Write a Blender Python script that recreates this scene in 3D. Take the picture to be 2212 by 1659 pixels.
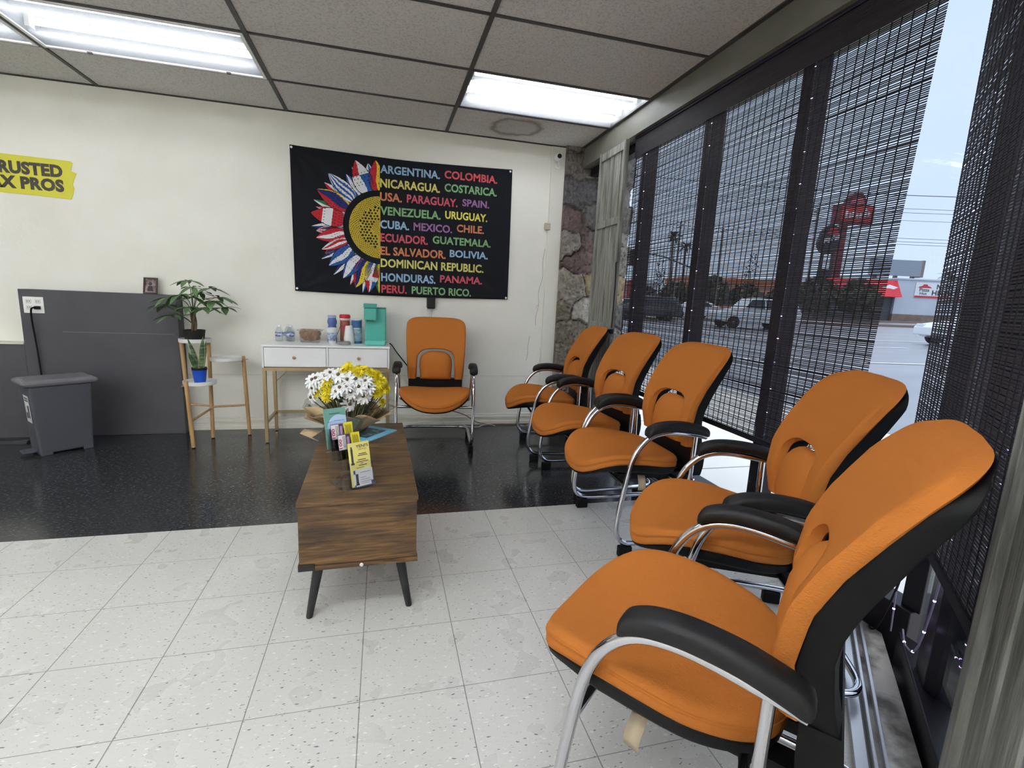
import bpy, math, random
import numpy as np
from mathutils import Vector, Matrix
random.seed(7); np.random.seed(7)
PI = math.pi
scene = bpy.context.scene
for o in list(bpy.data.objects): bpy.data.objects.remove(o)
COL = scene.collection

# ------------------------------------------------------------------ camera, sky, exposure
cam_d = bpy.data.cameras.new('camera'); cam = bpy.data.objects.new('camera', cam_d); COL.objects.link(cam)
cam_d.sensor_fit = 'HORIZONTAL'; cam_d.sensor_width = 36.0; cam_d.lens = 1058.4 * 36.0 / 2212.0
cam_d.clip_start = 0.02; cam_d.clip_end = 600
RT = Vector((0.967097906, -0.250178239, 0.0461788722)); UP = Vector((-0.000561960665, 0.179416325, 0.983773077)); FW = Vector((0.25440386, 0.951430834, -0.173372562))
mw = Matrix.Identity(4)
for i in range(3):
    mw[i][0] = RT[i]; mw[i][1] = UP[i]; mw[i][2] = -FW[i]
mw[0][3], mw[1][3], mw[2][3] = 1.2846, -2.2086, 1.1717
cam.matrix_world = mw
scene.camera = cam

world = bpy.data.worlds.new('overcast_sky'); scene.world = world; world.use_nodes = True
wn = world.node_tree; bg = wn.nodes['Background']
tc = wn.nodes.new('ShaderNodeTexCoord'); mp = wn.nodes.new('ShaderNodeMapping'); mp.inputs['Scale'].default_value = (1.2, 1.2, 3.5)
nz = wn.nodes.new('ShaderNodeTexNoise'); nz.inputs['Scale'].default_value = 1.6; nz.inputs['Detail'].default_value = 4
rp = wn.nodes.new('ShaderNodeValToRGB')
rp.color_ramp.elements[0].position = .3; rp.color_ramp.elements[0].color = (.56, .66, .85, 1)
rp.color_ramp.elements[1].position = .75; rp.color_ramp.elements[1].color = (.66, .74, .90, 1)
wn.links.new(tc.outputs['Generated'], mp.inputs[0]); wn.links.new(mp.outputs[0], nz.inputs[0]); wn.links.new(nz.outputs[0], rp.inputs[0]); 
# overcast: the sky grows brighter and whiter towards the zenith
sz = wn.nodes.new('ShaderNodeSeparateXYZ'); wn.links.new(tc.outputs['Generated'], sz.inputs[0])
mr = wn.nodes.new('ShaderNodeMapRange'); mr.inputs[1].default_value = .50; mr.inputs[2].default_value = 1.0; wn.links.new(sz.outputs[2], mr.inputs[0])
zx = wn.nodes.new('ShaderNodeMix'); zx.data_type = 'RGBA'; zx.inputs[7].default_value = (2.1, 2.1, 2.15, 1); wn.links.new(mr.outputs[0], zx.inputs[0]); wn.links.new(rp.outputs[0], zx.inputs[6]); wn.links.new(zx.outputs[2], bg.inputs[0])
bg.inputs[1].default_value = .445

vs = scene.view_settings
scene.display_settings.display_device = 'sRGB'
vs.view_transform = 'Standard'; vs.look = 'None'; vs.gamma = 1.0; vs.use_curve_mapping = False
vs.exposure = 1.64
TUBE = 4.4          # emission of the fluorescent tubes in the three fixtures in view, kept dim
TUBE_FILL = 9.0     # brighter tubes in the added fill fixtures out of view

# ------------------------------------------------------------------ helpers
def lin(c):
    return tuple(((v / 255.0) / 12.92 if v / 255.0 <= .04045 else ((v / 255.0 + .055) / 1.055) ** 2.4) for v in c)
MATS = {}
def mat(name, rgb=(200, 200, 200), rough=.5, metal=0., spec=.5, emit=None, estr=1., bump=None, vary=None, trans=0., ior=1.45, alpha=1., coord='Object', stretch=(1, 1, 1), coat=0., sheen=0.):
    if name in MATS: return MATS[name]
    m = bpy.data.materials.new(name); m.use_nodes = True; nt = m.node_tree; b = nt.nodes['Principled BSDF']
    c = lin(rgb); b.inputs['Base Color'].default_value = (*c, 1); b.inputs['Roughness'].default_value = rough; b.inputs['Metallic'].default_value = metal
    b.inputs['Specular IOR Level'].default_value = spec; b.inputs['Transmission Weight'].default_value = trans; b.inputs['IOR'].default_value = ior
    b.inputs['Alpha'].default_value = alpha; b.inputs['Coat Weight'].default_value = coat; b.inputs['Sheen Weight'].default_value = sheen
    if emit:
        b.inputs['Emission Color'].default_value = (*lin(emit), 1); b.inputs['Emission Strength'].default_value = estr
    if bump or vary:
        t = nt.nodes.new('ShaderNodeTexCoord'); mp = nt.nodes.new('ShaderNodeMapping'); mp.inputs['Scale'].default_value = stretch
        nt.links.new(t.outputs[coord], mp.inputs[0])
    if bump:
        n = nt.nodes.new('ShaderNodeTexNoise'); n.inputs['Scale'].default_value = bump[0]; n.inputs['Detail'].default_value = 3
        bp = nt.nodes.new('ShaderNodeBump'); bp.inputs['Strength'].default_value = bump[1]; bp.inputs['Distance'].default_value = bump[2] if len(bump) > 2 else .01
        nt.links.new(mp.outputs[0], n.inputs[0]); nt.links.new(n.outputs[0], bp.inputs['Height']); nt.links.new(bp.outputs[0], b.inputs['Normal'])
    if vary:      # (second colour, noise scale, low, high)
        n = nt.nodes.new('ShaderNodeTexNoise'); n.inputs['Scale'].default_value = vary[1]; n.inputs['Detail'].default_value = 4
        r = nt.nodes.new('ShaderNodeValToRGB'); r.color_ramp.elements[0].position = vary[2]; r.color_ramp.elements[1].position = vary[3]
        r.color_ramp.elements[0].color = (*c, 1); r.color_ramp.elements[1].color = (*lin(vary[0]), 1)
        nt.links.new(mp.outputs[0], n.inputs[0]); nt.links.new(n.outputs[0], r.inputs[0]); nt.links.new(r.outputs[0], b.inputs['Base Color'])
    MATS[name] = m; return m
def thin_clear(name, rgb=(255, 255, 255), amount=.08, rough=.02):
    """a thin clear sheet: see-through, with a fresnel reflection"""
    if name in MATS: return MATS[name]
    m = bpy.data.materials.new(name); m.use_nodes = True; nt = m.node_tree; out = nt.nodes['Material Output']; nt.nodes.remove(nt.nodes['Principled BSDF'])
    tr = nt.nodes.new('ShaderNodeBsdfTransparent'); tr.inputs[0].default_value = (*lin(rgb), 1)
    gl = nt.nodes.new('ShaderNodeBsdfGlossy'); gl.inputs['Roughness'].default_value = rough
    ge = nt.nodes.new('ShaderNodeNewGeometry'); dt = nt.nodes.new('ShaderNodeVectorMath'); dt.operation = 'DOT_PRODUCT'
    nt.links.new(ge.outputs['Incoming'], dt.inputs[0]); nt.links.new(ge.outputs['Normal'], dt.inputs[1])
    def mth(op, a, v):
        n = nt.nodes.new('ShaderNodeMath'); n.operation = op; nt.links.new(a, n.inputs[0 if op != 'SUBTRACT' else 1])
        n.inputs[1 if op != 'SUBTRACT' else 0].default_value = v; return n
    ab = nt.nodes.new('ShaderNodeMath'); ab.operation = 'ABSOLUTE'; nt.links.new(dt.outputs['Value'], ab.inputs[0])
    lw = mth('MULTIPLY', mth('POWER', mth('SUBTRACT', ab.outputs[0], 1.).outputs[0], 5.).outputs[0], .5)      # half of the schlick term on each face
    ad = nt.nodes.new('ShaderNodeMath'); ad.operation = 'ADD'; ad.inputs[1].default_value = amount + .02; ad.use_clamp = True
    mx = nt.nodes.new('ShaderNodeMixShader')
    nt.links.new(lw.outputs[0], ad.inputs[0]); nt.links.new(ad.outputs[0], mx.inputs[0]); nt.links.new(tr.outputs[0], mx.inputs[1]); nt.links.new(gl.outputs[0], mx.inputs[2]); nt.links.new(mx.outputs[0], out.inputs[0])
    MATS[name] = m; return m
def emis(name, rgb, s):
    if name in MATS: return MATS[name]
    m = bpy.data.materials.new(name); m.use_nodes = True; nt = m.node_tree; out = nt.nodes['Material Output']; nt.nodes.remove(nt.nodes['Principled BSDF'])
    e = nt.nodes.new('ShaderNodeEmission'); e.inputs[0].default_value = (*lin(rgb), 1); e.inputs[1].default_value = s
    nt.links.new(e.outputs[0], out.inputs[0]); MATS[name] = m; return m

class MB:
    """collects shapes; build() links them as ONE mesh object"""
    def __init__(s): s.v = []; s.f = []; s.m = []; s.sm = []
    def add(s, vs, fs, mi=0, smooth=False):
        o = len(s.v); s.v += [tuple(map(float, p)) for p in vs]
        for f in fs: s.f.append(tuple(i + o for i in f)); s.m.append(mi); s.sm.append(smooth)
        return s
    def box(s, x0, x1, y0, y1, z0, z1, mi=0):
        v = [(x0, y0, z0), (x1, y0, z0), (x1, y1, z0), (x0, y1, z0), (x0, y0, z1), (x1, y0, z1), (x1, y1, z1), (x0, y1, z1)]
        return s.add(v, [(3, 2, 1, 0), (4, 5, 6, 7), (0, 1, 5, 4), (1, 2, 6, 5), (2, 3, 7, 6), (3, 0, 4, 7)], mi)
    def obox(s, c, ux, hx, uy, hy, uz, hz, mi=0):
        c = Vector(c); ux = Vector(ux); uy = Vector(uy); uz = Vector(uz); v = []
        for a, b, d in ((-1, -1, -1), (1, -1, -1), (1, 1, -1), (-1, 1, -1), (-1, -1, 1), (1, -1, 1), (1, 1, 1), (-1, 1, 1)):
            v.append(c + ux * hx * a + uy * hy * b + uz * hz * d)
        return s.add(v, [(3, 2, 1, 0), (4, 5, 6, 7), (0, 1, 5, 4), (1, 2, 6, 5), (2, 3, 7, 6), (3, 0, 4, 7)], mi)
    def tube(s, pts, r, n=10, mi=0, close=False, flat=None):
        pts = [Vector(p) for p in pts]; rs = r if isinstance(r, (list, tuple)) else [r] * len(pts)
        o = []; k = len(pts); nrm = None
        for i, p in enumerate(pts):
            if close: t = pts[(i + 1) % k] - pts[i - 1]
            else: t = pts[min(i + 1, k - 1)] - pts[max(i - 1, 0)]
            t.normalize()
            if nrm is None:
                nrm = t.orthogonal().normalized()
            else:
                nrm = (nrm - t * nrm.dot(t));
                if nrm.length < 1e-6: nrm = t.orthogonal()
                nrm.normalize()
            b = t.cross(nrm)
            for j in range(n):
                a = 2 * PI * j / n; o.append(p + (nrm * math.cos(a) + b * math.sin(a)) * rs[i])
        fs = []
        for i in range(k if close else k - 1):
            for j in range(n):
                i2 = (i + 1) % k
                fs.append((i * n + j, i * n + (j + 1) % n, i2 * n + (j + 1) % n, i2 * n + j))
        if not close:
            fs.append(tuple(range(n - 1, -1, -1))); fs.append(tuple((k - 1) * n + j for j in range(n)))
        return s.add(o, fs, mi, True)
    def lathe(s, prof, c=(0, 0, 0), n=24, mi=0, axis='z', cap=True, smooth=True):
        o = []; fs = []
        for r, z in prof:
            for j in range(n):
                a = 2 * PI * j / n; p = (r * math.cos(a), r * math.sin(a), z)
                if axis == 'y': p = (p[0], -p[2], p[1])
                if axis == 'x': p = (p[2], p[0], p[1])
                o.append((p[0] + c[0], p[1] + c[1], p[2] + c[2]))
        k = len(prof)
        for i in range(k - 1):
            for j in range(n): fs.append((i * n + j, i * n + (j + 1) % n, (i + 1) * n + (j + 1) % n, (i + 1) * n + j))
        if cap:
            if prof[0][0] > 1e-6: fs.append(tuple(range(n - 1, -1, -1)))
            if prof[-1][0] > 1e-6: fs.append(tuple((k - 1) * n + j for j in range(n)))
        return s.add(o, fs, mi, smooth)
    def grid(s, P, mi=0, smooth=True, mfun=None):
        """P[i][j] points"""
        ni = len(P); nj = len(P[0]); o = [p for row in P for p in row]; off = len(s.v); s.v += [tuple(map(float, p)) for p in o]
        for i in range(ni - 1):
            for j in range(nj - 1):
                s.f.append((off + i * nj + j, off + i * nj + j + 1, off + (i + 1) * nj + j + 1, off + (i + 1) * nj + j)); s.m.append(mfun(i, j) if mfun else mi); s.sm.append(smooth)
        return s
    def prism(s, poly, axis, a, b, mi=0):
        """2-D polygon extruded along an axis from a to b; poly in the other two axes in xyz order"""
        def mk(p, t):
            return {'x': (t, p[0], p[1]), 'y': (p[0], t, p[1]), 'z': (p[0], p[1], t)}[axis]
        n = len(poly); v = [mk(p, a) for p in poly] + [mk(p, b) for p in poly]
        return s.add(v, [tuple(range(n - 1, -1, -1)), tuple(range(n, 2 * n))] + [(i, (i + 1) % n, n + (i + 1) % n, n + i) for i in range(n)], mi)
    def build(s, name, mats, parent=None, bevel=0, subd=0, seg=2, angle=40, loc=None, solid=0):
        me = bpy.data.meshes.new(name); me.from_pydata(s.v, [], s.f)
        for m in (mats if isinstance(mats, (list, tuple)) else [mats]): me.materials.append(m)
        me.polygons.foreach_set('material_index', s.m); me.polygons.foreach_set('use_smooth', s.sm)
        me.validate(); me.update()
        import bmesh
        bm = bmesh.new(); bm.from_mesh(me); bmesh.ops.recalc_face_normals(bm, faces=bm.faces[:]); bm.to_mesh(me); bm.free()
        if any(s.sm): me.set_sharp_from_angle(angle=math.radians(angle))
        o = bpy.data.objects.new(name, me); COL.objects.link(o)
        if parent is not None: o.parent = parent
        if loc: o.location = loc
        if solid:
            md = o.modifiers.new('solid', 'SOLIDIFY'); md.thickness = solid; md.offset = 0
        if bevel:
            md = o.modifiers.new('bevel', 'BEVEL'); md.width = bevel; md.segments = seg; md.limit_method = 'ANGLE'; md.angle_limit = math.radians(40)
        if subd:
            md = o.modifiers.new('subd', 'SUBSURF'); md.levels = subd; md.render_levels = subd
        return o
def tag(o, label, cat, group=None, kind=None):
    o['label'] = label; o['category'] = cat
    if group: o['group'] = group
    if kind: o['kind'] = kind
    return o
def thing(name, label, cat, loc=(0, 0, 0), rz=0, group=None):
    o = bpy.data.objects.new(name, None); COL.objects.link(o); o.empty_display_size = .1
    o.location = loc; o.rotation_euler = (0, 0, rz)
    return tag(o, label, cat, group)
def struct(o, label=None):
    o['kind'] = 'structure'
    if label: o['label'] = label; o['category'] = 'room'
    return o
def dup(root, loc, rz, label=None, group=None):
    r = root.copy(); COL.objects.link(r); r.location = loc; r.rotation_euler = (0, 0, rz)
    if label: r['label'] = label
    if group: r['group'] = group
    for ch in list(root.children):
        c = ch.copy(); COL.objects.link(c); c.parent = r
        for g in ch.children:
            d = g.copy(); COL.objects.link(d); d.parent = c
    return r
def smooth_path(pts, per=6):
    """Catmull-Rom through points"""
    P = [Vector(p) for p in pts]; out = []
    for i in range(len(P) - 1):
        p0 = P[max(i - 1, 0)]; p1 = P[i]; p2 = P[i + 1]; p3 = P[min(i + 2, len(P) - 1)]
        for k in range(per):
            t = k / per
            out.append(.5 * ((2 * p1) + (p2 - p0) * t + (2 * p0 - 5 * p1 + 4 * p2 - p3) * t * t + (3 * p1 - p0 - 3 * p2 + p3) * t ** 3))
    out.append(P[-1]); return out
def lerp_tab(tab, x):
    xs = [a for a, _ in tab]; ys = [b for _, b in tab]
    return float(np.interp(x, xs, ys))
def text_mesh(body, bold=.0, res=3):
    cu = bpy.data.curves.new('lettering', 'FONT'); cu.body = body; cu.size = 1; cu.offset = bold; cu.resolution_u = res; cu.fill_mode = 'FRONT'
    cu.space_character = 1.0 + bold
    o = bpy.data.objects.new('lettering', cu); COL.objects.link(o); dg = bpy.context.evaluated_depsgraph_get(); dg.update()
    me = bpy.data.meshes.new_from_object(o.evaluated_get(dg)); bpy.data.objects.remove(o); bpy.data.curves.remove(cu)
    return me
def text_obj(name, body, m, parent, O, U, V, w, h, bold=.0, clip=None):
    """lettering laid on a flat face: bottom left corner O, along U (width w), up V (height h)"""
    me = text_mesh(body, bold); n = len(me.vertices); co = np.empty(n * 3); me.vertices.foreach_get('co', co); co = co.reshape(-1, 3)
    mn = co.min(0); mx = co.max(0); uv = (co - mn) / np.maximum(mx - mn, 1e-6)
    O = np.array(O); U = np.array(U); V = np.array(V)
    P = O + uv[:, :1] * w * U + uv[:, 1:2] * h * V
    me.vertices.foreach_set('co', P.ravel()); me.update(); me.name = name
    me.materials.clear(); me.materials.append(m)
    o = bpy.data.objects.new(name, me); COL.objects.link(o)
    if parent is not None: o.parent = parent
    return o

# ------------------------------------------------------------------ room shell
H = 2.493; WY = 2.15
DU = Vector((-.70711, -.70711, 0)); DN = Vector((.70711, -.70711, 0))      # the angled corner: along it, and outwards
def dpt(s, c, z=0.): # point of the angled storefront: s metres from where it meets the x = 3.05 line, offset c along the outward normal
    p0 = DN * c; base = Vector((3.05, 3.05 - c / .70711, 0)); return Vector((base.x + DU.x * s, base.y + DU.y * s, z))

# floor: pale speckled tiles with a black strip along the back wall
def floor_material():
    m = bpy.data.materials.new('vinyl_floor_tiles'); m.use_nodes = True; nt = m.node_tree; b = nt.nodes['Principled BSDF']; N = nt.nodes.new; L = nt.links.new
    g = N('ShaderNodeNewGeometry'); sp = N('ShaderNodeSeparateXYZ'); L(g.outputs['Position'], sp.inputs[0])
    def math_(op, a, b_=None, clamp=False):
        n = N('ShaderNodeMath'); n.operation = op; n.use_clamp = clamp
        for i, v in enumerate((a, b_)):
            if v is None: continue
            if isinstance(v, (int, float)): n.inputs[i].default_value = v
            else: L(v, n.inputs[i])
        return n.outputs[0]
    def line(ax, wdt):
        q = math_('DIVIDE', ax, .3048); fr = math_('FRACT', math_('ADD', q, 100.5)); d = math_('ABSOLUTE', math_('SUBTRACT', fr, .5)); return math_('LESS_THAN', d, wdt)
    lx = line(sp.outputs[0], .0052); ly = line(sp.outputs[1], .0038)
    def fleck(scale, st, th, seed):
        mp = N('ShaderNodeMapping'); mp.inputs['Scale'].default_value = st; mp.inputs['Location'].default_value = (seed, seed * .7, 0); mp.inputs['Rotation'].default_value = (0, 0, .12)
        L(g.outputs['Position'], mp.inputs[0]); n = N('ShaderNodeTexNoise'); n.inputs['Scale'].default_value = scale; n.inputs['Detail'].default_value = 1.5; L(mp.outputs[0], n.inputs[0])
        r = N('ShaderNodeValToRGB'); r.color_ramp.elements[0].position = th; r.color_ramp.elements[1].position = th + .035; L(n.outputs[0], r.inputs[0]); return r.outputs[0]
    def mix(f, a, b_):
        n = N('ShaderNodeMix'); n.data_type = 'RGBA'
        if isinstance(f, (int, float)): n.inputs[0].default_value = f
        else: L(f, n.inputs[0])
        for i, v in ((6, a), (7, b_)):
            if isinstance(v, tuple): n.inputs[i].default_value = (*lin(v), 1)
            else: L(v, n.inputs[i])
        return n.outputs[2]
    big = N('ShaderNodeTexNoise'); big.inputs['Scale'].default_value = 2.2; big.inputs['Detail'].default_value = 5; L(g.outputs['Position'], big.inputs[0])
    base = mix(big.outputs[0], (192, 190, 184), (210, 208, 203))
    c = mix(math_('MULTIPLY', fleck(19, (3.2, 9, 1), .60, 3), .10), base, (150, 146, 140))
    c = mix(math_('MULTIPLY', fleck(21, (2.8, 7, 1), .672, 9), .9), c, (92, 90, 92))
    c = mix(math_('MULTIPLY', fleck(12, (4.0, 10, 1), .66, 21), .5), c, (240, 238, 236))
    c = mix(math_('MULTIPLY', math_('MAXIMUM', lx, ly), .72), c, (92, 86, 78))
    k = mix(big.outputs[0], (38, 39, 41), (50, 51, 53))
    k = mix(math_('MULTIPLY', fleck(17, (3.0, 11, 1), .625, 5), .62), k, (108, 110, 114))
    k = mix(math_('MULTIPLY', fleck(26, (3.0, 9, 1), .61, 15), .42), k, (88, 90, 96))
    k = mix(math_('MULTIPLY', math_('MAXIMUM', line(sp.outputs[0], .003), line(sp.outputs[1], .003)), .5), k, (10, 10, 11))
    edge = math_('GREATER_THAN', sp.outputs[1], .300)
    L(mix(edge, c, k), b.inputs['Base Color'])
    rn = N('ShaderNodeTexNoise'); rn.inputs['Scale'].default_value = 6; L(g.outputs['Position'], rn.inputs[0])
    ro = math_('ADD', math_('MULTIPLY', rn.outputs[0], .14), .22); ro2 = math_('SUBTRACT', ro, math_('MULTIPLY', edge, .11)); L(ro2, b.inputs['Roughness'])
    b.inputs['Specular IOR Level'].default_value = .5
    bp = N('ShaderNodeBump'); bp.inputs['Strength'].default_value = .12; bp.inputs['Distance'].default_value = .004; L(rn.outputs[0], bp.inputs['Height']); L(bp.outputs[0], b.inputs['Normal'])
    return m
s_end = 7.0
pD0 = dpt(0, 2.80); pD1 = dpt(s_end, 2.80)
poly = [(-4.2, WY), (3.05, WY), (3.05, pD0.y), (pD1.x, pD1.y), (-4.2, pD1.y)]
b = MB(); b.prism(poly, 'z', -.06, 0); struct(b.build('floor', floor_material()), 'pale speckled tile floor with black strip along the back wall')

wall_m = mat('painted_wall', (241, 239, 228), .62, bump=(38, .25, .006), vary=((235, 232, 220), 2.5, .35, .7))
b = MB(); b.box(-4.2, 2.80, WY, WY + .15, 0, 2.62); struct(b.build('wall_back', wall_m), 'cream plastered back wall')
b = MB(); b.box(-4.35, -4.2, pD1.y, WY + .15, 0, 2.62); struct(b.build('wall_left', wall_m))
b = MB(); b.box(-4.2, pD1.x, pD1.y - .15, pD1.y, 0, 2.62); struct(b.build('wall_front', wall_m))
b = MB(); q0 = dpt(1.45, 2.82); q1 = dpt(s_end, 2.82); q2 = dpt(s_end, 2.95); q3 = dpt(1.45, 2.95)
b.prism([(p.x, p.y) for p in (q0, q1, q2, q3)], 'z', 0, 2.62); struct(b.build('wall_right', wall_m))
# narrow flat pilaster that finishes the back wall beside the stonework
b = MB(); b.box(2.712, 2.845, WY - .018, WY + .1, 0, 2.487); struct(b.build('trim_1', mat('trim_white', (226, 223, 210), .5), bevel=.004))
# gray boxed-out wainscot, lower beyond its left end
gray_m = mat('charcoal_paint', (81, 80, 85), .55, bump=(60, .15, .003), vary=((72, 71, 76), 3, .35, .7))
b = MB(); b.box(-1.19, -.215, 2.035, WY, 0, 1.073); struct(b.build('wall_partition', gray_m, bevel=.003), 'charcoal boxed-out wainscot on the back wall')
b = MB(); b.box(-4.2, -1.19, 2.035, WY, 0, .685); struct(b.build('wall_wainscot', gray_m))
b = MB(); b.box(-4.2, -1.192, 2.028, WY, .685, .695); struct(b.build('trim_2', mat('trim_white')))
b = MB(); b.box(-.95, -.25, 2.0335, 2.036, .779, .7805); struct(b.build('trim_3', mat('scratch_white', (150, 150, 152), .6)))
# baseboard with three grooves
prof = [(WY, 0), (WY - .020, 0), (WY - .020, .028), (WY - .014, .031), (WY - .014, .055), (WY - .017, .058), (WY - .017, .075), (WY - .010, .080), (WY - .010, .096), (WY, .100)]
b = MB(); b.prism(prof, 'x', -.214, 2.712); struct(b.build('baseboard_back', mat('trim_white')))
# hairline cracks in the plaster near the corner
def crack(pts, r=.0016):
    b = MB(); b.tube(smooth_path([(x, WY - .001, z) for x, z in pts], 4), r, 4); return b
b = crack([(2.70, 1.62), (2.685, 1.5), (2.69, 1.36), (2.66, 1.24), (2.668, 1.12), (2.645, 1.0), (2.65, .93)]); b.tube([(x, WY - .001, z) for x, z in [(2.668, 1.12), (2.645, 1.1), (2.65, 1.085)]], .0014, 4)
b.tube([(x, WY - .001, z) for x, z in [(2.60, .83), (2.585, .74), (2.588, .66), (2.575, .60)]], .0014, 4)
struct(b.build('trim_4', mat('crack_gray', (150, 145, 132), .8)))
# fine horizontal seam in the plaster, below and right of the gray panel
b = MB(); b.box(-.21, 2.7, WY - .0012, WY, .452, .4545); struct(b.build('trim_5', mat('seam', (206, 203, 192), .6)))

# ceiling: lay-in tiles and the dark grid
def ceiling_material():
    m = bpy.data.materials.new('acoustic_tile'); m.use_nodes = True; nt = m.node_tree; b = nt.nodes['Principled BSDF']; N = nt.nodes.new; L = nt.links.new
    g = N('ShaderNodeNewGeometry')
    n = N('ShaderNodeTexNoise'); n.inputs['Scale'].default_value = 95; n.inputs['Detail'].default_value = 3; L(g.outputs['Position'], n.inputs[0])
    r = N('ShaderNodeValToRGB'); r.color_ramp.elements[0].position = .34; r.color_ramp.elements[1].position = .52; r.color_ramp.elements[0].color = (*lin((190, 188, 184)), 1); r.color_ramp.elements[1].color = (*lin((214, 211, 206)), 1)
    L(n.outputs[0], r.inputs[0])
    # water stain: a ring round one spot, its edge wandering
    vm = N('ShaderNodeVectorMath'); vm.operation = 'DISTANCE'; vm.inputs[1].default_value = (2.30, 1.84, 2.5)
    nz = N('ShaderNodeTexNoise'); nz.inputs['Scale'].default_value = 6; L(g.outputs['Position'], nz.inputs[0])
    ad = N('ShaderNodeVectorMath'); ad.operation = 'MULTIPLY_ADD'; ad.inputs[1].default_value = (.14, .14, 0); L(nz.outputs['Color'], ad.inputs[0]); 
    sb = N('ShaderNodeVectorMath'); sb.operation = 'SUBTRACT'; sb.inputs[1].default_value = (.07, .07, 0); L(g.outputs['Position'], sb.inputs[0]); L(sb.outputs[0], ad.inputs[2]); L(ad.outputs[0], vm.inputs[0])
    rr = N('ShaderNodeValToRGB'); cr = rr.color_ramp; cr.elements[0].position = 0; cr.elements[0].color = (.22, .22, .22, 1); cr.elements[1].position = .36; cr.elements[1].color = (0, 0, 0, 1)
    e = cr.elements.new(.14); e.color = (.25, .25, .25, 1); e = cr.elements.new(.19); e.color = (.75, .75, .75, 1); e = cr.elements.new(.23); e.color = (.12, .12, .12, 1)
    L(vm.outputs['Value'], rr.inputs[0])
    mx = N('ShaderNodeMix'); mx.data_type = 'RGBA'; L(rr.outputs[0], mx.inputs[0]); L(r.outputs[0], mx.inputs[6]); mx.inputs[7].default_value = (*lin((112, 102, 90)), 1); L(mx.outputs[2], b.inputs['Base Color'])
    bp = N('ShaderNodeBump'); bp.inputs['Strength'].default_value = .3; bp.inputs['Distance'].default_value = .004; L(n.outputs[0], bp.inputs['Height']); L(bp.outputs[0], b.inputs['Normal'])
    b.inputs['Roughness'].default_value = .9; b.inputs['Specular IOR Level'].default_value = .1
    return m
GX0, GY0 = -.649, 1.573
FIX = [(0, 0, 'ceiling'), (-1, 0, ''), (2, 0, '')]       # column, row of the fixtures in view
FIX_FILL = [(-2, 3), (1, 3), (-2, 5), (-1, 5), (0, 5), (1, 5), (-3, 7), (-2, 7), (-1, 7), (0, 7), (-3, 9), (-2, 9), (-1, 9)]                  # unseen fixtures added as fill light
fixset = {(c, r) for c, r, _ in FIX} | set(FIX_FILL)
b = MB()
for c in range(-4, 4):
    for r in range(-1, 18):
        if (c, r) in fixset: continue
        x0, x1 = GX0 + 1.2192 * c, GX0 + 1.2192 * (c + 1); y1 = GY0 - .6096 * r; y0 = y1 - .6096
        if r == -1: y1 = WY + .01
        x0 = max(x0, -4.2); x1 = min(x1, 3.06)
        if x0 - y1 > 4.1 or y1 < pD1.y or x1 < -4.2: continue
        b.box(x0, x1, max(y0, pD1.y), y1, H + .006, H + .025)
struct(b.build('ceiling', ceiling_material()), 'gray lay-in ceiling of textured tiles')
b = MB()
for c in range(-3, 4):
    x = GX0 + 1.2192 * c
    if x > 2.95 or x < -4.1: continue
    ylow = max(pD1.y, x - 4.0); b.box(x - .0125, x + .0125, ylow, WY, H - .001, H + .03)
for r in range(0, 18):
    y = GY0 - .6096 * r
    if y < pD1.y: break
    xr = min(3.0, 4.0 + y)
    b.box(-4.2, xr, y - .0095, y + .0095, H - .0005, H + .03)
b.box(2.975, 3.0, -.95, WY, H - .002, H + .03)
b.box(-4.2, 2.845, WY - .006, WY + .002, H - .004, H + .01)
struct(b.build('ceiling_grid', mat('grid_bar', (72, 70, 69), .5)), 'dark metal grid that carries the ceiling tiles')

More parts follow.
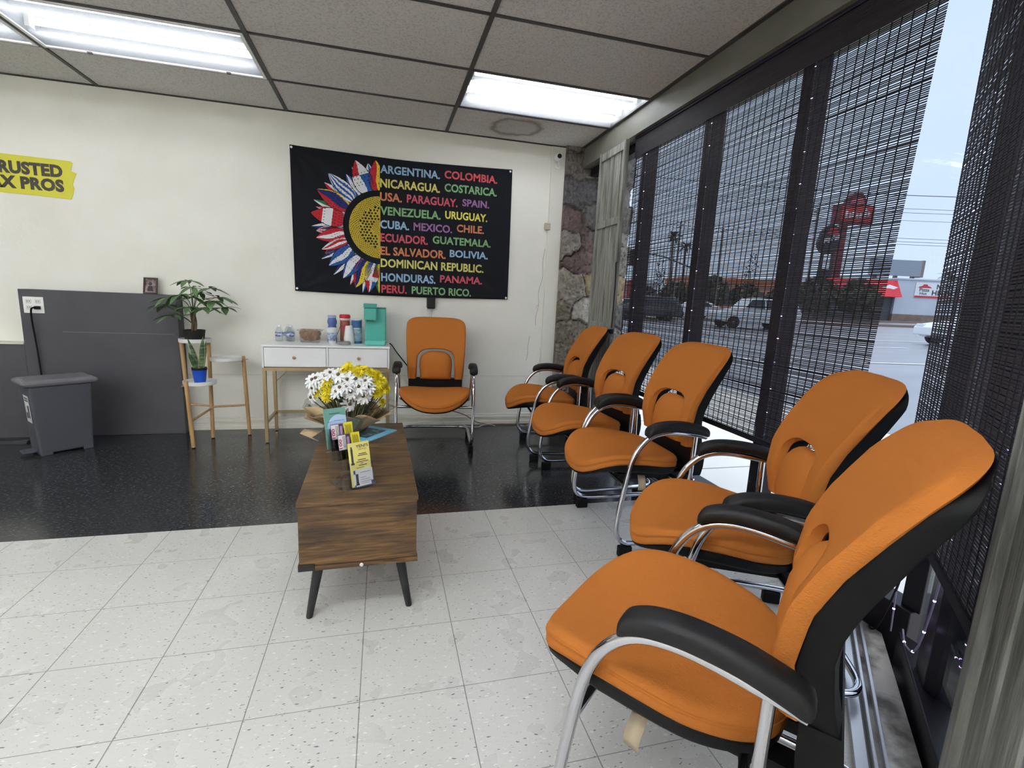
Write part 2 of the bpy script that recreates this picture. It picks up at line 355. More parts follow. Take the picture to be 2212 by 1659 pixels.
# stone pier that runs from the room out past the window
def stone_pier():
    nx, nz = 66, 230; x0, x1, z0, z1 = 2.835, 3.50, -.12, 2.62
    rs = np.random.RandomState(11); seeds = []; hts = [.24, .15, .26, .20, .28, .14, .26, .25, .12, .27, .19, .24, .22]
    z = z0
    for h in hts:
        n = rs.choice([2, 3, 3]); xs = np.linspace(x0, x1, n + 1)
        for k in range(n): seeds.append(((xs[k] + xs[k + 1]) / 2 + rs.uniform(-.07, .07), z + h / 2 + rs.uniform(-.04, .04), rs.uniform(.8, 1.25)))
        z += h
    S = np.array(seeds); pal = [(112, 104, 96), (128, 120, 110), (96, 90, 84), (146, 138, 124), (152, 130, 96), (104, 84, 78), (120, 110, 92), (88, 84, 82), (160, 152, 140)]
    cc = np.array([lin(pal[rs.randint(len(pal))]) for _ in seeds]); mort = np.array(lin((78, 73, 66)))
    tilt = rs.uniform(-.12, .12, (len(seeds), 2))
    X, Z = np.meshgrid(np.linspace(x0, x1, nx), np.linspace(z0, z1, nz))
    ph = rs.uniform(0, 6, 8)
    wx = .012 * np.sin(Z * 31 + ph[0]) + .008 * np.sin(X * 60 + Z * 22 + ph[1]); wz = .010 * np.sin(X * 37 + ph[2]) + .007 * np.sin(X * 50 + Z * 63 + ph[3])
    D = np.sqrt((((X + wx)[..., None] - S[:, 0])) ** 2 + (1.35 * ((Z + wz)[..., None] - S[:, 1])) ** 2) / S[:, 2]
    idx = np.argsort(D, -1)[..., :2]; d1 = np.take_along_axis(D, idx[..., :1], -1)[..., 0]; d2 = np.take_along_axis(D, idx[..., 1:], -1)[..., 0]; i0 = idx[..., 0]
    e = np.clip((d2 - d1) / .035, 0, 1); bulge = e ** .5
    rough = .006 * np.sin(X * 90 + 3 * np.sin(Z * 40)) * np.sin(Z * 70 + 2 * np.sin(X * 55)) + .004 * rs.randn(nz, nx)
    dep = bulge * (.038 + .02 * tilt[i0, 0] / .12 + (X - S[i0, 0]) * tilt[i0, 0] * 1.6 + (Z - S[i0, 1]) * tilt[i0, 1] * 1.6) + rough * e
    Y = 2.135 - dep
    colr = cc[i0] * (e[..., None] > .25) + mort * (e[..., None] <= .25)
    colr = colr * (1 + .16 * np.sin(X * 46 + Z * 15)[..., None] * np.sin(Z * 58 + X * 20)[..., None])
    b = MB(); b.grid([[(X[i, j], Y[i, j], Z[i, j]) for j in range(nx)] for i in range(nz)])
    ncol = nx * nz
    # ragged outer end and back
    b.grid([[(X[i, nx - 1] + .02 * math.sin(i * .5) * math.sin(i * .13) * (k > 0), Y[i, nx - 1] + (2.6 - Y[i, nx - 1]) * k / 3, Z[i, nx - 1]) for k in range(4)] for i in range(nz)])
    b.grid([[(X[i, 0] + .0, Y[i, 0] + (2.6 - Y[i, 0]) * k / 3, Z[i, 0]) for k in range(4)] for i in range(nz)])
    b.grid([[(x, 2.6, zz) for x in (x0, x1)] for zz in (z0, z1)])
    m = bpy.data.materials.new('field_stone'); m.use_nodes = True; nt = m.node_tree; bs = nt.nodes['Principled BSDF']
    at = nt.nodes.new('ShaderNodeAttribute'); at.attribute_name = 'stone_colour'
    n = nt.nodes.new('ShaderNodeTexNoise'); n.inputs['Scale'].default_value = 28; n.inputs['Detail'].default_value = 6; tcn = nt.nodes.new('ShaderNodeTexCoord'); nt.links.new(tcn.outputs['Object'], n.inputs[0])
    mx = nt.nodes.new('ShaderNodeMix'); mx.data_type = 'RGBA'; mx.blend_type = 'OVERLAY'; mx.inputs[0].default_value = .6; nt.links.new(at.outputs['Color'], mx.inputs[6]); nt.links.new(n.outputs['Fac'], mx.inputs[7]); nt.links.new(mx.outputs[2], bs.inputs['Base Color'])
    bp = nt.nodes.new('ShaderNodeBump'); bp.inputs['Strength'].default_value = .5; bp.inputs['Distance'].default_value = .01; nt.links.new(n.outputs['Fac'], bp.inputs['Height']); nt.links.new(bp.outputs[0], bs.inputs['Normal'])
    bs.inputs['Roughness'].default_value = .5
    o = b.build('wall_stone', m)
    at_ = o.data.color_attributes.new('stone_colour', 'FLOAT_COLOR', 'POINT'); arr = np.ones((len(o.data.vertices), 4)) * .2; arr[:, 3] = 1
    cl = np.clip(colr.reshape(-1, 3), 0, 1); arr[:ncol, :3] = cl
    last = np.clip(colr[:, nx - 1], 0, 1); arr[ncol:ncol + nz * 4, :3] = np.repeat(last, 4, 0); first = np.clip(colr[:, 0], 0, 1); arr[ncol + nz * 4:ncol + nz * 8, :3] = np.repeat(first, 4, 0)
    at_.data.foreach_set('color', arr.ravel().astype(np.float32))
    struct(o, 'rough field-stone pier in the corner beside the window')
stone_pier()

# storefront: header beam, frames, panes
beam_m = mat('beam_paint', (122, 120, 109), .55, bump=(40, .2, .004), vary=((104, 102, 93), 4, .3, .75))
b = MB(); b.box(3.0, 3.3, -.99, 2.135, 2.335, 2.65); b.box(2.992, 3.0, -.99, 1.62, 2.335, 2.395)
q0 = dpt(-.02, 2.82); q1 = dpt(s_end, 2.82); q2 = dpt(s_end, 3.02); q3 = dpt(-.1, 3.02)
b.prism([(p.x, p.y) for p in (q0, q1, q2, q3)], 'z', 2.335, 2.65)
struct(b.build('trim_6', beam_m), 'painted header beam over the shop windows')
dark_m = mat('dark_bronze_frame', (30, 27, 33), .4, metal=.3, spec=.4)
glass_m = thin_clear('window_glass', (246, 250, 252), .0, .0)
b = MB(); b.box(3.07, 3.17, -1.07, 2.13, -.12, .15); b.box(3.08, 3.16, -1.06, 2.13, 2.27, 2.335)
win = struct(b.build('window_1', dark_m, bevel=.004), 'long shop window with dark bronze mullions')
MUL = [1.838, 1.146, .430, -.262]
for y in MUL:
    b = MB(); b.box(3.075, 3.165, y - .034, y + .034, .15, 2.27); b.build('mullion', dark_m, win, bevel=.003)
b = MB(); b.box(3.09, 3.17, -1.085, -1.02, .15, 2.27); b.build('mullion', dark_m, win, bevel=.003)
ys = [2.10] + MUL + [-1.03]
for i in range(len(ys) - 1):
    b = MB(); b.box(3.119, 3.124, ys[i + 1] + .02, ys[i] - .02, .13, 2.29); b.build('pane', glass_m, win)
def dbox(b, s0, s1, c0, c1, z0, z1):
    p = [dpt(s0, c0), dpt(s1, c0), dpt(s1, c1), dpt(s0, c1)]; b.prism([(q.x, q.y) for q in p], 'z', z0, z1)
def dsx(x, y, c):  # s of a world point
    p = Vector((x, y, 0)); return (p - dpt(0, c)).dot(DU)
b = MB(); dbox(b, .02, 1.5, 2.90, 2.98, -.12, .085); dbox(b, .02, 1.5, 2.91, 2.97, 2.27, 2.335)
win2 = struct(b.build('window_2', dark_m, bevel=.004), 'angled corner shop window with dark bronze frame')
sm = dsx(2.875, -1.297, 2.95)
b = MB(); dbox(b, sm - .055, sm + .055, 2.918, 2.975, .085, 2.27); b.build('mullion', dark_m, win2, bevel=.003)
b = MB(); dbox(b, .05, sm - .06, 2.938, 2.943, .07, 2.29); b.build('pane', glass_m, win2)
b = MB(); dbox(b, sm + .06, 1.5, 2.938, 2.943, .07, 2.29); b.build('pane', glass_m, win2)
# sill: dirty concrete gutter, aluminium tracks
b = MB(); b.prism([(3.045, 2.13), (3.08, 2.13), (3.08, -.98), (dpt(1.5, 2.92).x, dpt(1.5, 2.92).y), (dpt(1.5, 2.79).x, dpt(1.5, 2.79).y), (3.045, dpt(0, 2.79).y)], 'z', -.05, .012)
struct(b.build('trim_7', mat('dirty_concrete', (176, 172, 166), .85, bump=(30, .5, .01), vary=((96, 92, 88), 9, .42, .62))))
alu = mat('worn_aluminium', (196, 198, 202), .35, metal=.85)
b = MB(); dbox(b, -.05, 1.45, 2.775, 2.785, .0, .032); dbox(b, -.05, 1.45, 2.800, 2.810, .0, .032); dbox(b, -.05, 1.45, 2.775, 2.81, .0, .010); dbox(b, .05, 1.45, 2.735, 2.768, 0, .018)
b.box(3.005, 3.013, -.9, 1.62, 0, .03); b.box(3.03, 3.038, -.9, 1.62, 0, .03)
struct(b.build('trim_8', alu, bevel=.002), 'aluminium sliding track along the window sill')

# ------------------------------------------------------------------ ceiling lights
white_metal = mat('white_enamel', (238, 238, 236), .35)
tube_e = emis('fluorescent_tube', (250, 252, 255), TUBE); tube_fill = emis('fill_fluorescent_tube', (250, 252, 255), TUBE_FILL); tube_boost = emis('boosted_fluorescent_tube', (250, 252, 255), TUBE * 1.5); refl_m = mat('reflector_gray', (110, 112, 114), .5)  # boosted tube: emission raised to brighten the right wall and nearby floor
def diffuser_mat():
    m = bpy.data.materials.new('acrylic_diffuser'); m.use_nodes = True; nt = m.node_tree; out = nt.nodes['Material Output']; nt.nodes.remove(nt.nodes['Principled BSDF'])
    t = nt.nodes.new('ShaderNodeBsdfTransparent'); t.inputs[0].default_value = (.97, .98, 1, 1)
    d = nt.nodes.new('ShaderNodeBsdfTranslucent'); d.inputs[0].default_value = (.9, .92, .93, 1)
    mx = nt.nodes.new('ShaderNodeMixShader'); mx.inputs[0].default_value = .13
    nt.links.new(t.outputs[0], mx.inputs[1]); nt.links.new(d.outputs[0], mx.inputs[2]); nt.links.new(mx.outputs[0], out.inputs[0]); return m
diff_m = diffuser_mat()
def fixture(c, r, label, frame=True, diffuser=True, back=False, bright=False):
    x0 = GX0 + 1.2192 * c; y1 = GY0 - .6096 * r; x1 = x0 + 1.2192; y0 = y1 - .6096; cx, cy = (x0 + x1) / 2, (y0 + y1) / 2
    t = thing('ceiling_light', label, 'ceiling light', (cx, cy, H), 0, 'fluorescent ceiling lights')
    hx, hy = .592, .290
    b = MB()   # open-bottomed housing
    b.box(-hx, hx, -hy, hy, .104, .11); b.box(-hx, -hx + .006, -hy, hy, .002, .104); b.box(hx - .006, hx, -hy, hy, .002, .104)
    b.prism([(-hy, .002), (-hy + .006, .002), (-hy + .05, .104), (-hy, .104)], 'x', -hx, hx); b.prism([(hy, .002), (hy - .006, .002), (hy - .05, .104), (hy, .104)], 'x', -hx, hx)
    b.prism([(-.05, .104), (0, .07), (.05, .104)], 'x', -hx + .02, hx - .02)
    b.build('housing', white_metal if back else refl_m, t)
    for s in (-1, 1):
        b = MB(); b.tube([(-hx + .03, s * .135, .066), (hx - .03, s * .135, .066)], .019, 14); b.build('tube', tube_fill if back else (tube_boost if bright else tube_e), t)
        for e in (-1, 1):
            b = MB(); b.box(min(e * (hx - .03), e * (hx - .006)), max(e * (hx - .03), e * (hx - .006)), s * .135 - .022, s * .135 + .022, .03, .1); b.build('socket', white_metal, t)
    if diffuser:
        b = MB(); b.box(-hx + .012, hx - .012, -hy + .012, hy - .012, .006, .009); b.build('diffuser', diff_m, t)
    if frame:   # hinged door frame, with two latches
        b = MB(); hx2, hy2 = .597, .295
        b.box(-hx2, hx2, -hy2, -hy2 + .022, -.006, .004); b.box(-hx2, hx2, hy2 - .022, hy2, -.006, .004); b.box(-hx2, -hx2 + .02, -hy2 + .022, hy2 - .022, -.006, .004); b.box(hx2 - .02, hx2, -hy2 + .022, hy2 - .022, -.006, .004)
        b.build('door_frame', white_metal, t, bevel=.002)
        for s in (-.36, .38):
            b = MB(); b.box(s - .012, s + .012, hy2 - .034, hy2 - .018, -.012, -.003); b.build('latch', mat('latch_gray', (70, 70, 70), .5), t)
    return t
fixture(0, 0, 'open-framed fluorescent ceiling light with two latches, left of middle')
fixture(-1, 0, 'fluorescent ceiling light cut off by the left edge of the photo', diffuser=True)
fixture(2, 0, 'frosted fluorescent ceiling light in the corner beside the shop window', frame=False, bright=True)
for c, r in FIX_FILL:
    o = fixture(c, r, 'added fluorescent fill light out of view', frame=False, back=(c, r) != (1, 3), bright=True); o['group'] = 'added fill lights out of view'
    if r == 3: o['label'] = 'added fluorescent fill light just above the view, ' + ('near the window' if c == 1 else 'far left')

# ------------------------------------------------------------------ woven blinds
weave_m = mat('dark_bamboo_weave', (32, 27, 34), .7, vary=((46, 39, 45), 40, .4, .7), stretch=(1, .05, 4))
cord_m = mat('blind_cord', (24, 20, 30), .8)
def blind(label, O, U, Nrm, L, top, zbot, seed, lskew=(0, 0), rskew=(0, 0)):
    """O top start point; U along; Nrm into the room; slats are separate splints, so daylight comes between them"""
    t = thing('woven_blind', label, 'blind', (O[0], O[1], top))
    rs = random.Random(seed); b = MB(); pitch = .0073; n = int((top - zbot) / pitch); Z = Vector((0, 0, 1)); U = Vector(U); Nrm = Vector(Nrm)
    for i in range(n):
        z = -i * pitch; f = i / n; h = .0021 + rs.uniform(-.0002, .0005); e0 = lskew[0] * (1 - f) + lskew[1] * f; e1 = L + rskew[0] * (1 - f) + rskew[1] * f
        if rs.random() < .03: h += .0006
        dz = rs.uniform(-.0009, .0009); wob = rs.uniform(-.0014, .0014)
        mid = (e0 + e1) / 2; hl = (e1 - e0) / 2
        b.obox(U * mid + Z * (z + dz) , (U + Z * (wob / hl)).normalized(), hl, Nrm, .0007, Z, h)
    b.build('weave', weave_m, t)
    b = MB(); k = int(L / .041)
    for i in range(k + 1):
        u = .012 + i * .041
        if u > L - .003: break
        j = 0; prev = None
        for q in range(12):
            z0 = -(top - zbot) * q / 12; z1 = -(top - zbot) * (q + 1) / 12; o0 = .004 * math.sin(q * 1.3 + i * 2.1); o1 = .004 * math.sin((q + 1) * 1.3 + i * 2.1)
            f0, f1 = q / 12, (q + 1) / 12; m0 = lambda f: lskew[0] * (1 - f) + lskew[1] * f; m1 = lambda f: L + rskew[0] * (1 - f) + rskew[1] * f
            a = U * (m0(f0) + u / L * (m1(f0) - m0(f0)) + o0) + Z * z0; c = U * (m0(f1) + u / L * (m1(f1) - m0(f1)) + o1) + Z * z1; d = (c - a); ln = d.length; d.normalize()
            b.obox((a + c) / 2, U, .0013, Nrm, .0016, d, ln / 2)
    b.build('cord', cord_m, t)
    b = MB()      # doubled valance along the top
    for i in range(int(.125 / pitch)):
        b.obox(U * (L / 2) + Nrm * .008 + Z * (-i * pitch - pitch / 2), U, L / 2, Nrm, .0007, Z, .0034)
    b.build('valance', weave_m, t)
    b = MB(); e0 = lskew[1]; e1 = L + rskew[1]; b.obox(U * ((e0 + e1) / 2) + Z * (zbot - top), U, (e1 - e0) / 2, Nrm, .006, Z, .014); b.build('bottom_rail', cord_m, t, bevel=.003)
    b = MB(); b.obox(U * (L / 2) + Z * .014, U, L / 2, Nrm, .018, Z, .013); b.build('headrail', mat('headrail', (50, 44, 62), .3, metal=.3), t, bevel=.003)
    return t
blind('wide dark woven blind over the long shop window behind the row of chairs', (3.035, 1.205, 0), (0, -1, 0), (-1, 0, 0), 2.05, 2.318, .548, 3, rskew=(.008, -.07))
pB = dpt(0.0, 2.84); 
blind('dark woven blind over the angled corner window beyond the bright gap', (pB.x, pB.y, 0), tuple(DU), tuple(-DN), (Vector((2.385, -1.642, 0)) - pB).dot(DU) - .012, 2.318, .56, 5, lskew=(.0, .06))

# string lights that follow the window frame
led_e = emis('led_violet', (206, 176, 255), 6.0)
wire_m = mat('clear_wire', (120, 110, 135), .3)
def string_lights(label, pts, n, grp='violet string lights along the window frame'):
    P = smooth_path(pts, 6); t = thing('string_lights', label, 'string lights', tuple(P[0]), 0, grp); o = Vector(P[0])
    b = MB(); b.tube([p - o for p in P], .0028, 6); b.build('wire', wire_m, t)
    ln = [0]
    for i in range(len(P) - 1): ln.append(ln[-1] + (P[i + 1] - P[i]).length)
    proto = None
    for k in range(n):
        d = (k + .5) / n * ln[-1] + random.uniform(-.012, .012); i = max(j for j in range(len(ln)) if ln[j] <= max(d, 0)); i = min(i, len(P) - 2)
        q = P[i].lerp(P[i + 1], (d - ln[i]) / max(ln[i + 1] - ln[i], 1e-6)) - o
        if proto is None:
            b = MB(); b.lathe([(0, -.0038), (.0034, -.002), (.0038, .001), (0, .0045)], n=8); proto = b.build('bulb', led_e, t); proto.location = q
        else:
            c = proto.copy(); COL.objects.link(c); c.location = q
    return t
mnames = ['nearest the stone pier', 'second from the stone pier', 'third from the stone pier', 'beside the bright gap']
for i, y in enumerate(MUL[1:]):
    string_lights('violet string lights running up the dark mullion, ' + ['nearest the shutter', 'in the middle', 'nearest the bright gap'][i],
                  [(3.068, y - .045, .17), (3.066, y - .041, .8), (3.068, y - .046, 1.5), (3.066, y - .043, 2.25)], 18)
string_lights('violet string lights lying along the long window bottom rail', [(3.066, 1.9, .165), (3.06, 1.2, .16), (3.066, .5, .163), (3.06, -.2, .16), (3.066, -.95, .165)], 24)
sD = sm
string_lights('violet string lights hanging behind the angled blind near the gap', [tuple(dpt(.10, 2.86, 2.2)), tuple(dpt(.14, 2.862, 1.5)), tuple(dpt(.12, 2.862, .9)), tuple(dpt(.07, 2.865, .45)), tuple(dpt(.10, 2.87, .1))], 13)
string_lights('violet string lights beside the black post of the angled window', [tuple(dpt(sD + .10, 2.90, .9)), tuple(dpt(sD + .105, 2.90, .5)), tuple(dpt(sD + .09, 2.888, .22)), tuple(dpt(sD + .03, 2.876, .165)), tuple(dpt(sD - .05, 2.878, .175))], 9)

# ------------------------------------------------------------------ folding wooden shutters
shut_m = mat('weathered_gray_wood', (160, 160, 152), .6, bump=(18, .5, .006), vary=((104, 104, 97), 7, .35, .7), stretch=(6, 6, .6))
def shutter(name, label, O, U, Nrm, W, z0, z1, rails):
    t = thing(name, label, 'shutter', O)
    U = Vector(U); Nrm = Vector(Nrm); Z = Vector((0, 0, 1))
    b = MB(); k = max(6, int(W / .036))
    for i in range(k):
        c = U * ((i + .5) * W / k) + Z * ((z0 + z1) / 2); wv = W / k / 2 - .0022
        b.obox(c + Nrm * (.002 * ((i * 7) % 3)), U, wv, Nrm, .008, Z, (z1 - z0) / 2 - .01)
    b.build('slat_panel', shut_m, t, bevel=.002)
    for u in (0.012, W - .012):
        b = MB(); b.obox(U * u + Z * ((z0 + z1) / 2) + Nrm * .01, U, .017, Nrm, .016, Z, (z1 - z0) / 2); b.build('stile', shut_m, t, bevel=.003)
    for z in rails:
        b = MB(); b.obox(U * (W / 2) + Z * z + Nrm * .014, U, W / 2 - .03, Nrm, .010, Z, .028); b.build('rail', shut_m, t, bevel=.003)
    return t
sh = shutter('folding_shutter', 'tall gray slatted wooden shutter in the corner beside the stone pier', (2.985, 1.66, 0), (0, -1, 0), (-1, 0, 0), .43, .02, 2.325, (2.29, 1.775, .985, .40))
b = MB(); b.obox((-.022, -.40, .955), (0, 1, 0), .03, (1, 0, 0), .008, (0, 0, 1), .012); b.obox((-.03, -.455, .955), (0, 1, 0), .008, (1, 0, 0), .012, (0, 0, 1), .018); b.build('latch', mat('latch_black', (22, 22, 24), .4), sh)
b = MB(); b.tube([(-.02, -.435, .98), (-.02, -.437, 1.30), (-.026, -.435, 1.46), (-.02, -.437, 1.47)], .006, 8); b.build('bolt_rod', mat('latch_black'), sh)
pS = dpt(1.02, 2.80)
p_s = Vector((2.385, -1.642, 0))
shutter('folding_shutter', 'gray grooved wooden shutter at the right edge, close to the camera', tuple(p_s), tuple(DU), tuple(-DN), .46, .02, 2.325, ())

# ------------------------------------------------------------------ orange guest chairs
def fabric():
    m = mat('orange_fabric', (186, 113, 52), .9, spec=.06); nt = m.node_tree; bs = nt.nodes['Principled BSDF']
    tc = nt.nodes.new('ShaderNodeTexCoord'); w = nt.nodes.new('ShaderNodeTexVoronoi'); w.inputs['Scale'].default_value = 260
    mp = nt.nodes.new('ShaderNodeMapping'); mp.inputs['Scale'].default_value = (1, 1, 1.7); nt.links.new(tc.outputs['Object'], mp.inputs[0]); nt.links.new(mp.outputs[0], w.inputs[0])
    bp = nt.nodes.new('ShaderNodeBump'); bp.inputs['Strength'].default_value = .35; bp.inputs['Distance'].default_value = .002; nt.links.new(w.outputs['Distance'], bp.inputs['Height']); nt.links.new(bp.outputs[0], bs.inputs['Normal'])
    return m
fab = fabric()
blk = mat('black_shell_plastic', (10, 10, 11), .6, spec=.3, bump=(300, .15, .001))
arm_m = mat('armrest_rubber', (24, 23, 24), .5, spec=.4, bump=(200, .1, .001))
chrome = mat('chrome', (205, 205, 210), .07, metal=1.)
yE = [(.36, .14), (.44, .13), (.50, .112), (.60, .092), (.70, .106), (.78, .140), (.89, .205), (.955, .255), (1.0, .29)]   # front of the pad at its edges
yB = [(.34, .215), (.46, .213), (.55, .19), (.63, .180), (.68, .188), (.74, .210), (.83, .252), (.92, .300), (1.0, .325)]   # outside of the black shell
def pad_front(x, z): return lerp_tab(yE, z) + .022 * (1 - min(1, (x / .235) ** 2)) * min(1, max(0, (z - .5) / .3))
def pad_back(x, z): return pad_front(x, z) + .036
def sec(side_lo, side_hi, top, n=(14, 22, 14)):
    """U outline: up the left side, over the arch, down the right; side_lo/hi (x,z); top = apex z; returns points"""
    (xa, za), (xb, zb) = side_lo, side_hi; P = []
    for i in range(n[0]): f = i / n[0]; P.append((-(xa + (xb - xa) * f), za + (zb - za) * f))
    for i in range(n[1] + 1):
        a = PI - PI * i / n[1]; c, s_ = math.cos(a), math.sin(a); e = arch_e
        P.append((xb * math.copysign(abs(c) ** (2 / e), c), zb + (top - zb) * abs(s_) ** (2 / e)))
    for i in range(1, n[2] + 1): f = i / n[2]; P.append((xb + (xa - xb) * f, zb + (za - zb) * f))
    return P
def u_pad(outer, inner, yfront, yback, T, r, mt=9):
    rings = []
    for (xo, zo), (xi, zi) in zip(outer, inner):
        w = math.hypot(xo - xi, zo - zi); ring = []
        for k in range(mt + 1):
            t = .5 - .5 * math.cos(PI * k / mt); x = xo + (xi - xo) * t; z = zo + (zi - zo) * t; d = min(t, 1 - t) * w
            q = T * math.sqrt(max(0, 1 - (1 - min(d / r, 1)) ** 2)); yb = yback(x, z); ring.append((x, yb - .004 - (yb - .004 - yfront(x, z)) * (q / T), z))
        for k in range(3):
            t = 1 - k / 2 * 1.0; t = .97 - .94 * k / 2; x = xo + (xi - xo) * t; z = zo + (zi - zo) * t; ring.append((x, yback(x, z), z))
        rings.append(ring)
    b = MB(); n = len(rings[0]); o = [p for rg in rings for p in rg]; fs = []
    for i in range(len(rings) - 1):
        for j in range(n): fs.append((i * n + j, i * n + (j + 1) % n, (i + 1) * n + (j + 1) % n, (i + 1) * n + j))
    fs.append(tuple(range(n))); fs.append(tuple((len(rings) - 1) * n + j for j in range(n)))
    b.add(o, fs, 0, True); return b
def blob_pad(outline, cx, cz, yfront, yback, T, r, nr=8):
    """closed pad inside an outline (x,z points)"""
    b = MB(); n = len(outline); rings = []
    for k in range(1, nr + 1):
        q = math.sin(PI / 2 * k / nr); rings.append([(cx + (x - cx) * q, cz + (z - cz) * q, q) for x, z in outline])
    o = [(cx, yfront(cx, cz), cz)]
    for rg in rings:
        for x, z, q in rg:
            d = (1 - q) * math.hypot(x - cx, z - cz) / max(q, .01); h = math.sqrt(max(0, 1 - (1 - min(d / r, 1)) ** 2)); yb = yback(x, z) - .004; o.append((x, yb - (yb - yfront(x, z)) * h, z))
    for x, z in outline: o.append((cx + (x - cx) * .97, yback(x, z), cz + (z - cz) * .97))
    o.append((cx, yback(cx, cz), cz)); fs = []
    for j in range(n): fs.append((0, 1 + j, 1 + (j + 1) % n))
    for k in range(nr):
        for j in range(n): fs.append((1 + k * n + j, 1 + k * n + (j + 1) % n, 1 + (k + 1) * n + (j + 1) % n, 1 + (k + 1) * n + j))
    last = 1 + nr * n
    for j in range(n): fs.append((last + j, last + (j + 1) % n, len(o) - 1))
    b.add(o, fs, 0, True); return b
def make_chair(label):
    global arch_e
    t = thing('guest_chair', label, 'chair', (0, 0, 0), 0, 'orange guest chairs')
    # backrest: one pad with an arched slot cut in it
    arch_e = 4.6; outer = sec((.218, .505), (.238, .86), .985)
    arch_e = 3.2; inner = sec((.150, .503), (.146, .625), .738)
    u_pad(outer, inner, pad_front, pad_back, .036, .024).build('backrest', fab, t)
    # lumbar pad inside the slot
    arch_e = 3.0; lo = sec((.122, .50), (.129, .60), .722, (8, 20, 8)); lo = lo + [(x, .497) for x in np.linspace(.10, -.10, 9)]
    def lf(x, z): return lerp_tab([(.49, .098), (.56, .086), (.64, .096), (.72, .128)], z) + .022 * (x / .125) ** 2
    def lb(x, z): return lerp_tab([(.49, .15), (.56, .145), (.64, .15), (.72, .172)], z) + .01 * (x / .125) ** 2
    blob_pad(lo, 0, .59, lf, lb, .04, .03).build('lumbar_pad', fab, t)
    # black back shell, same slot
    arch_e = 4.6; so = sec((.212, .50), (.232, .86), .976); arch_e = 3.2; si = sec((.152, .50), (.150, .625), .742)
    b = u_pad(so, si, lambda x, z: pad_back(x, z) + .001, lambda x, z: max(lerp_tab(yB, z) + .012 * (1 - (x / .235) ** 2), pad_back(x, z) + .012), .02, .004)
    # lower plate and the back of the lumbar pad
    zs = [.352, .362, .40, .44, .48, .503]; xs = [-1, -.97, -.6, -.2, .2, .6, .97, 1]
    def plate(hw, zs, yf, yb):
        F = [[(hw(z) * u, yf(z) , z) for u in xs] for z in zs]; B = [[(hw(z) * u, yb(z), z) for u in xs] for z in zs]
        b.grid(F); b.grid(B)
        for i in (0, -1): b.grid([F[i], B[i]])
        for j in (0, -1): b.grid([[r[j] for r in F], [r[j] for r in B]])
    plate(lambda z: .214 - .02 * max(0, (.44 - z) / .09) ** 2, zs, lambda z: lerp_tab([(.35, .165), (.42, .15), (.503, .151)], z), lambda z: lerp_tab(yB, z) + .006)
    plate(lambda z: .118, [.50, .56, .60, .64, .66, .672], lambda z: lb(0, z) + .002, lambda z: lb(0, z) + .02)
    b.build('back_shell', blk, t)
    # seat cushion
    def outl(phi, k=1.):
        c, s_ = math.cos(phi), math.sin(phi); e = 3.0
        x = .262 * math.copysign(abs(c) ** (2 / e), c); y = .25 * math.copysign(abs(s_) ** (2 / e), s_)
        if y > 0: x *= 1 - .15 * (y / .25) ** 1.5
        if y < 0: y *= 1.02 + .0 * abs(c); y -= .022 * (1 - (x / .262) ** 2)
        return x * k, -.112 + y * k
    def ztop(x, y):
        lift = .018 + .034 * max(0, min(1, (-.02 - y) / .3)); z = .432 + lift * (x / .25) ** 2 + .022 * (1 - ((y + .10) / .26) ** 2)
        if y < -.25: z -= .5 * (-.25 - y) ** 1.6
        return z
    def zlow(x, y): return ztop(x, y) - .062 + .012 * (1 - min(1, ((y + .1) / .24) ** 2))
    NP = 64; rings = []
    for q, mode in [(.25, 0), (.5, 0), (.7, 0), (.82, 0), (.90, .06), (.955, .24), (.985, .5), (.998, .78), (1.0, 1.0), (1.003, 1.15), (.994, 1.25), (1.0, 1.35), (1.0, 1.7), (.99, 1.92), (.96, 2.0), (.5, 2.0)]:
        rg = []
        for j in range(NP):
            x, y = outl(2 * PI * j / NP, q); zt = ztop(x, y); zl = zlow(x, y); hh = zt - zl
            if mode <= 1: z = zt - .40 * hh * mode ** 1.3
            else: z = zt - hh * (.40 + .60 * (mode - 1))
            rg.append((x, y, z))
        rings.append(rg)
    b = MB(); o = [(0, -.112, ztop(0, -.112))] + [p for rg in rings for p in rg] + [(0, -.112, zlow(0, -.112))]; fs = [(0, 1 + j, 1 + (j + 1) % NP) for j in range(NP)]
    for k in range(len(rings) - 1):
        for j in range(NP): fs.append((1 + k * NP + j, 1 + k * NP + (j + 1) % NP, 1 + (k + 1) * NP + (j + 1) % NP, 1 + (k + 1) * NP + j))
    l = 1 + (len(rings) - 1) * NP; fs += [(l + j, l + (j + 1) % NP, len(o) - 1) for j in range(NP)]
    b.add(o, fs, 0, True); b.build('seat', fab, t, angle=60)
    b = MB(); rings = []
    for q, d in [(.5, .0), (.97, .0), (.985, -.006), (.975, -.026), (.93, -.038), (.4, -.045)]:
        rings.append([(lambda p: (p[0], p[1], zlow(*p) + d * (1 - .62 * max(0, min(1, (-.20 - p[1]) / .16))) + .001))(outl(2 * PI * j / NP, q)) for j in range(NP)])
    o = [p for rg in rings for p in rg]; fs = [tuple(range(NP)), tuple((len(rings) - 1) * NP + j for j in range(NP))]
    for k in range(len(rings) - 1):
        for j in range(NP): fs.append((k * NP + j, k * NP + (j + 1) % NP, (k + 1) * NP + (j + 1) % NP, (k + 1) * NP + j))
    b.add(o, fs, 0, True)
    b.box(-.05, .05, .06, .2, .345, .372); b.box(-.16, -.11, -.2, .19, .335, .362); b.box(.11, .16, -.2, .19, .335, .362)
    b.build('seat_shell', blk, t)
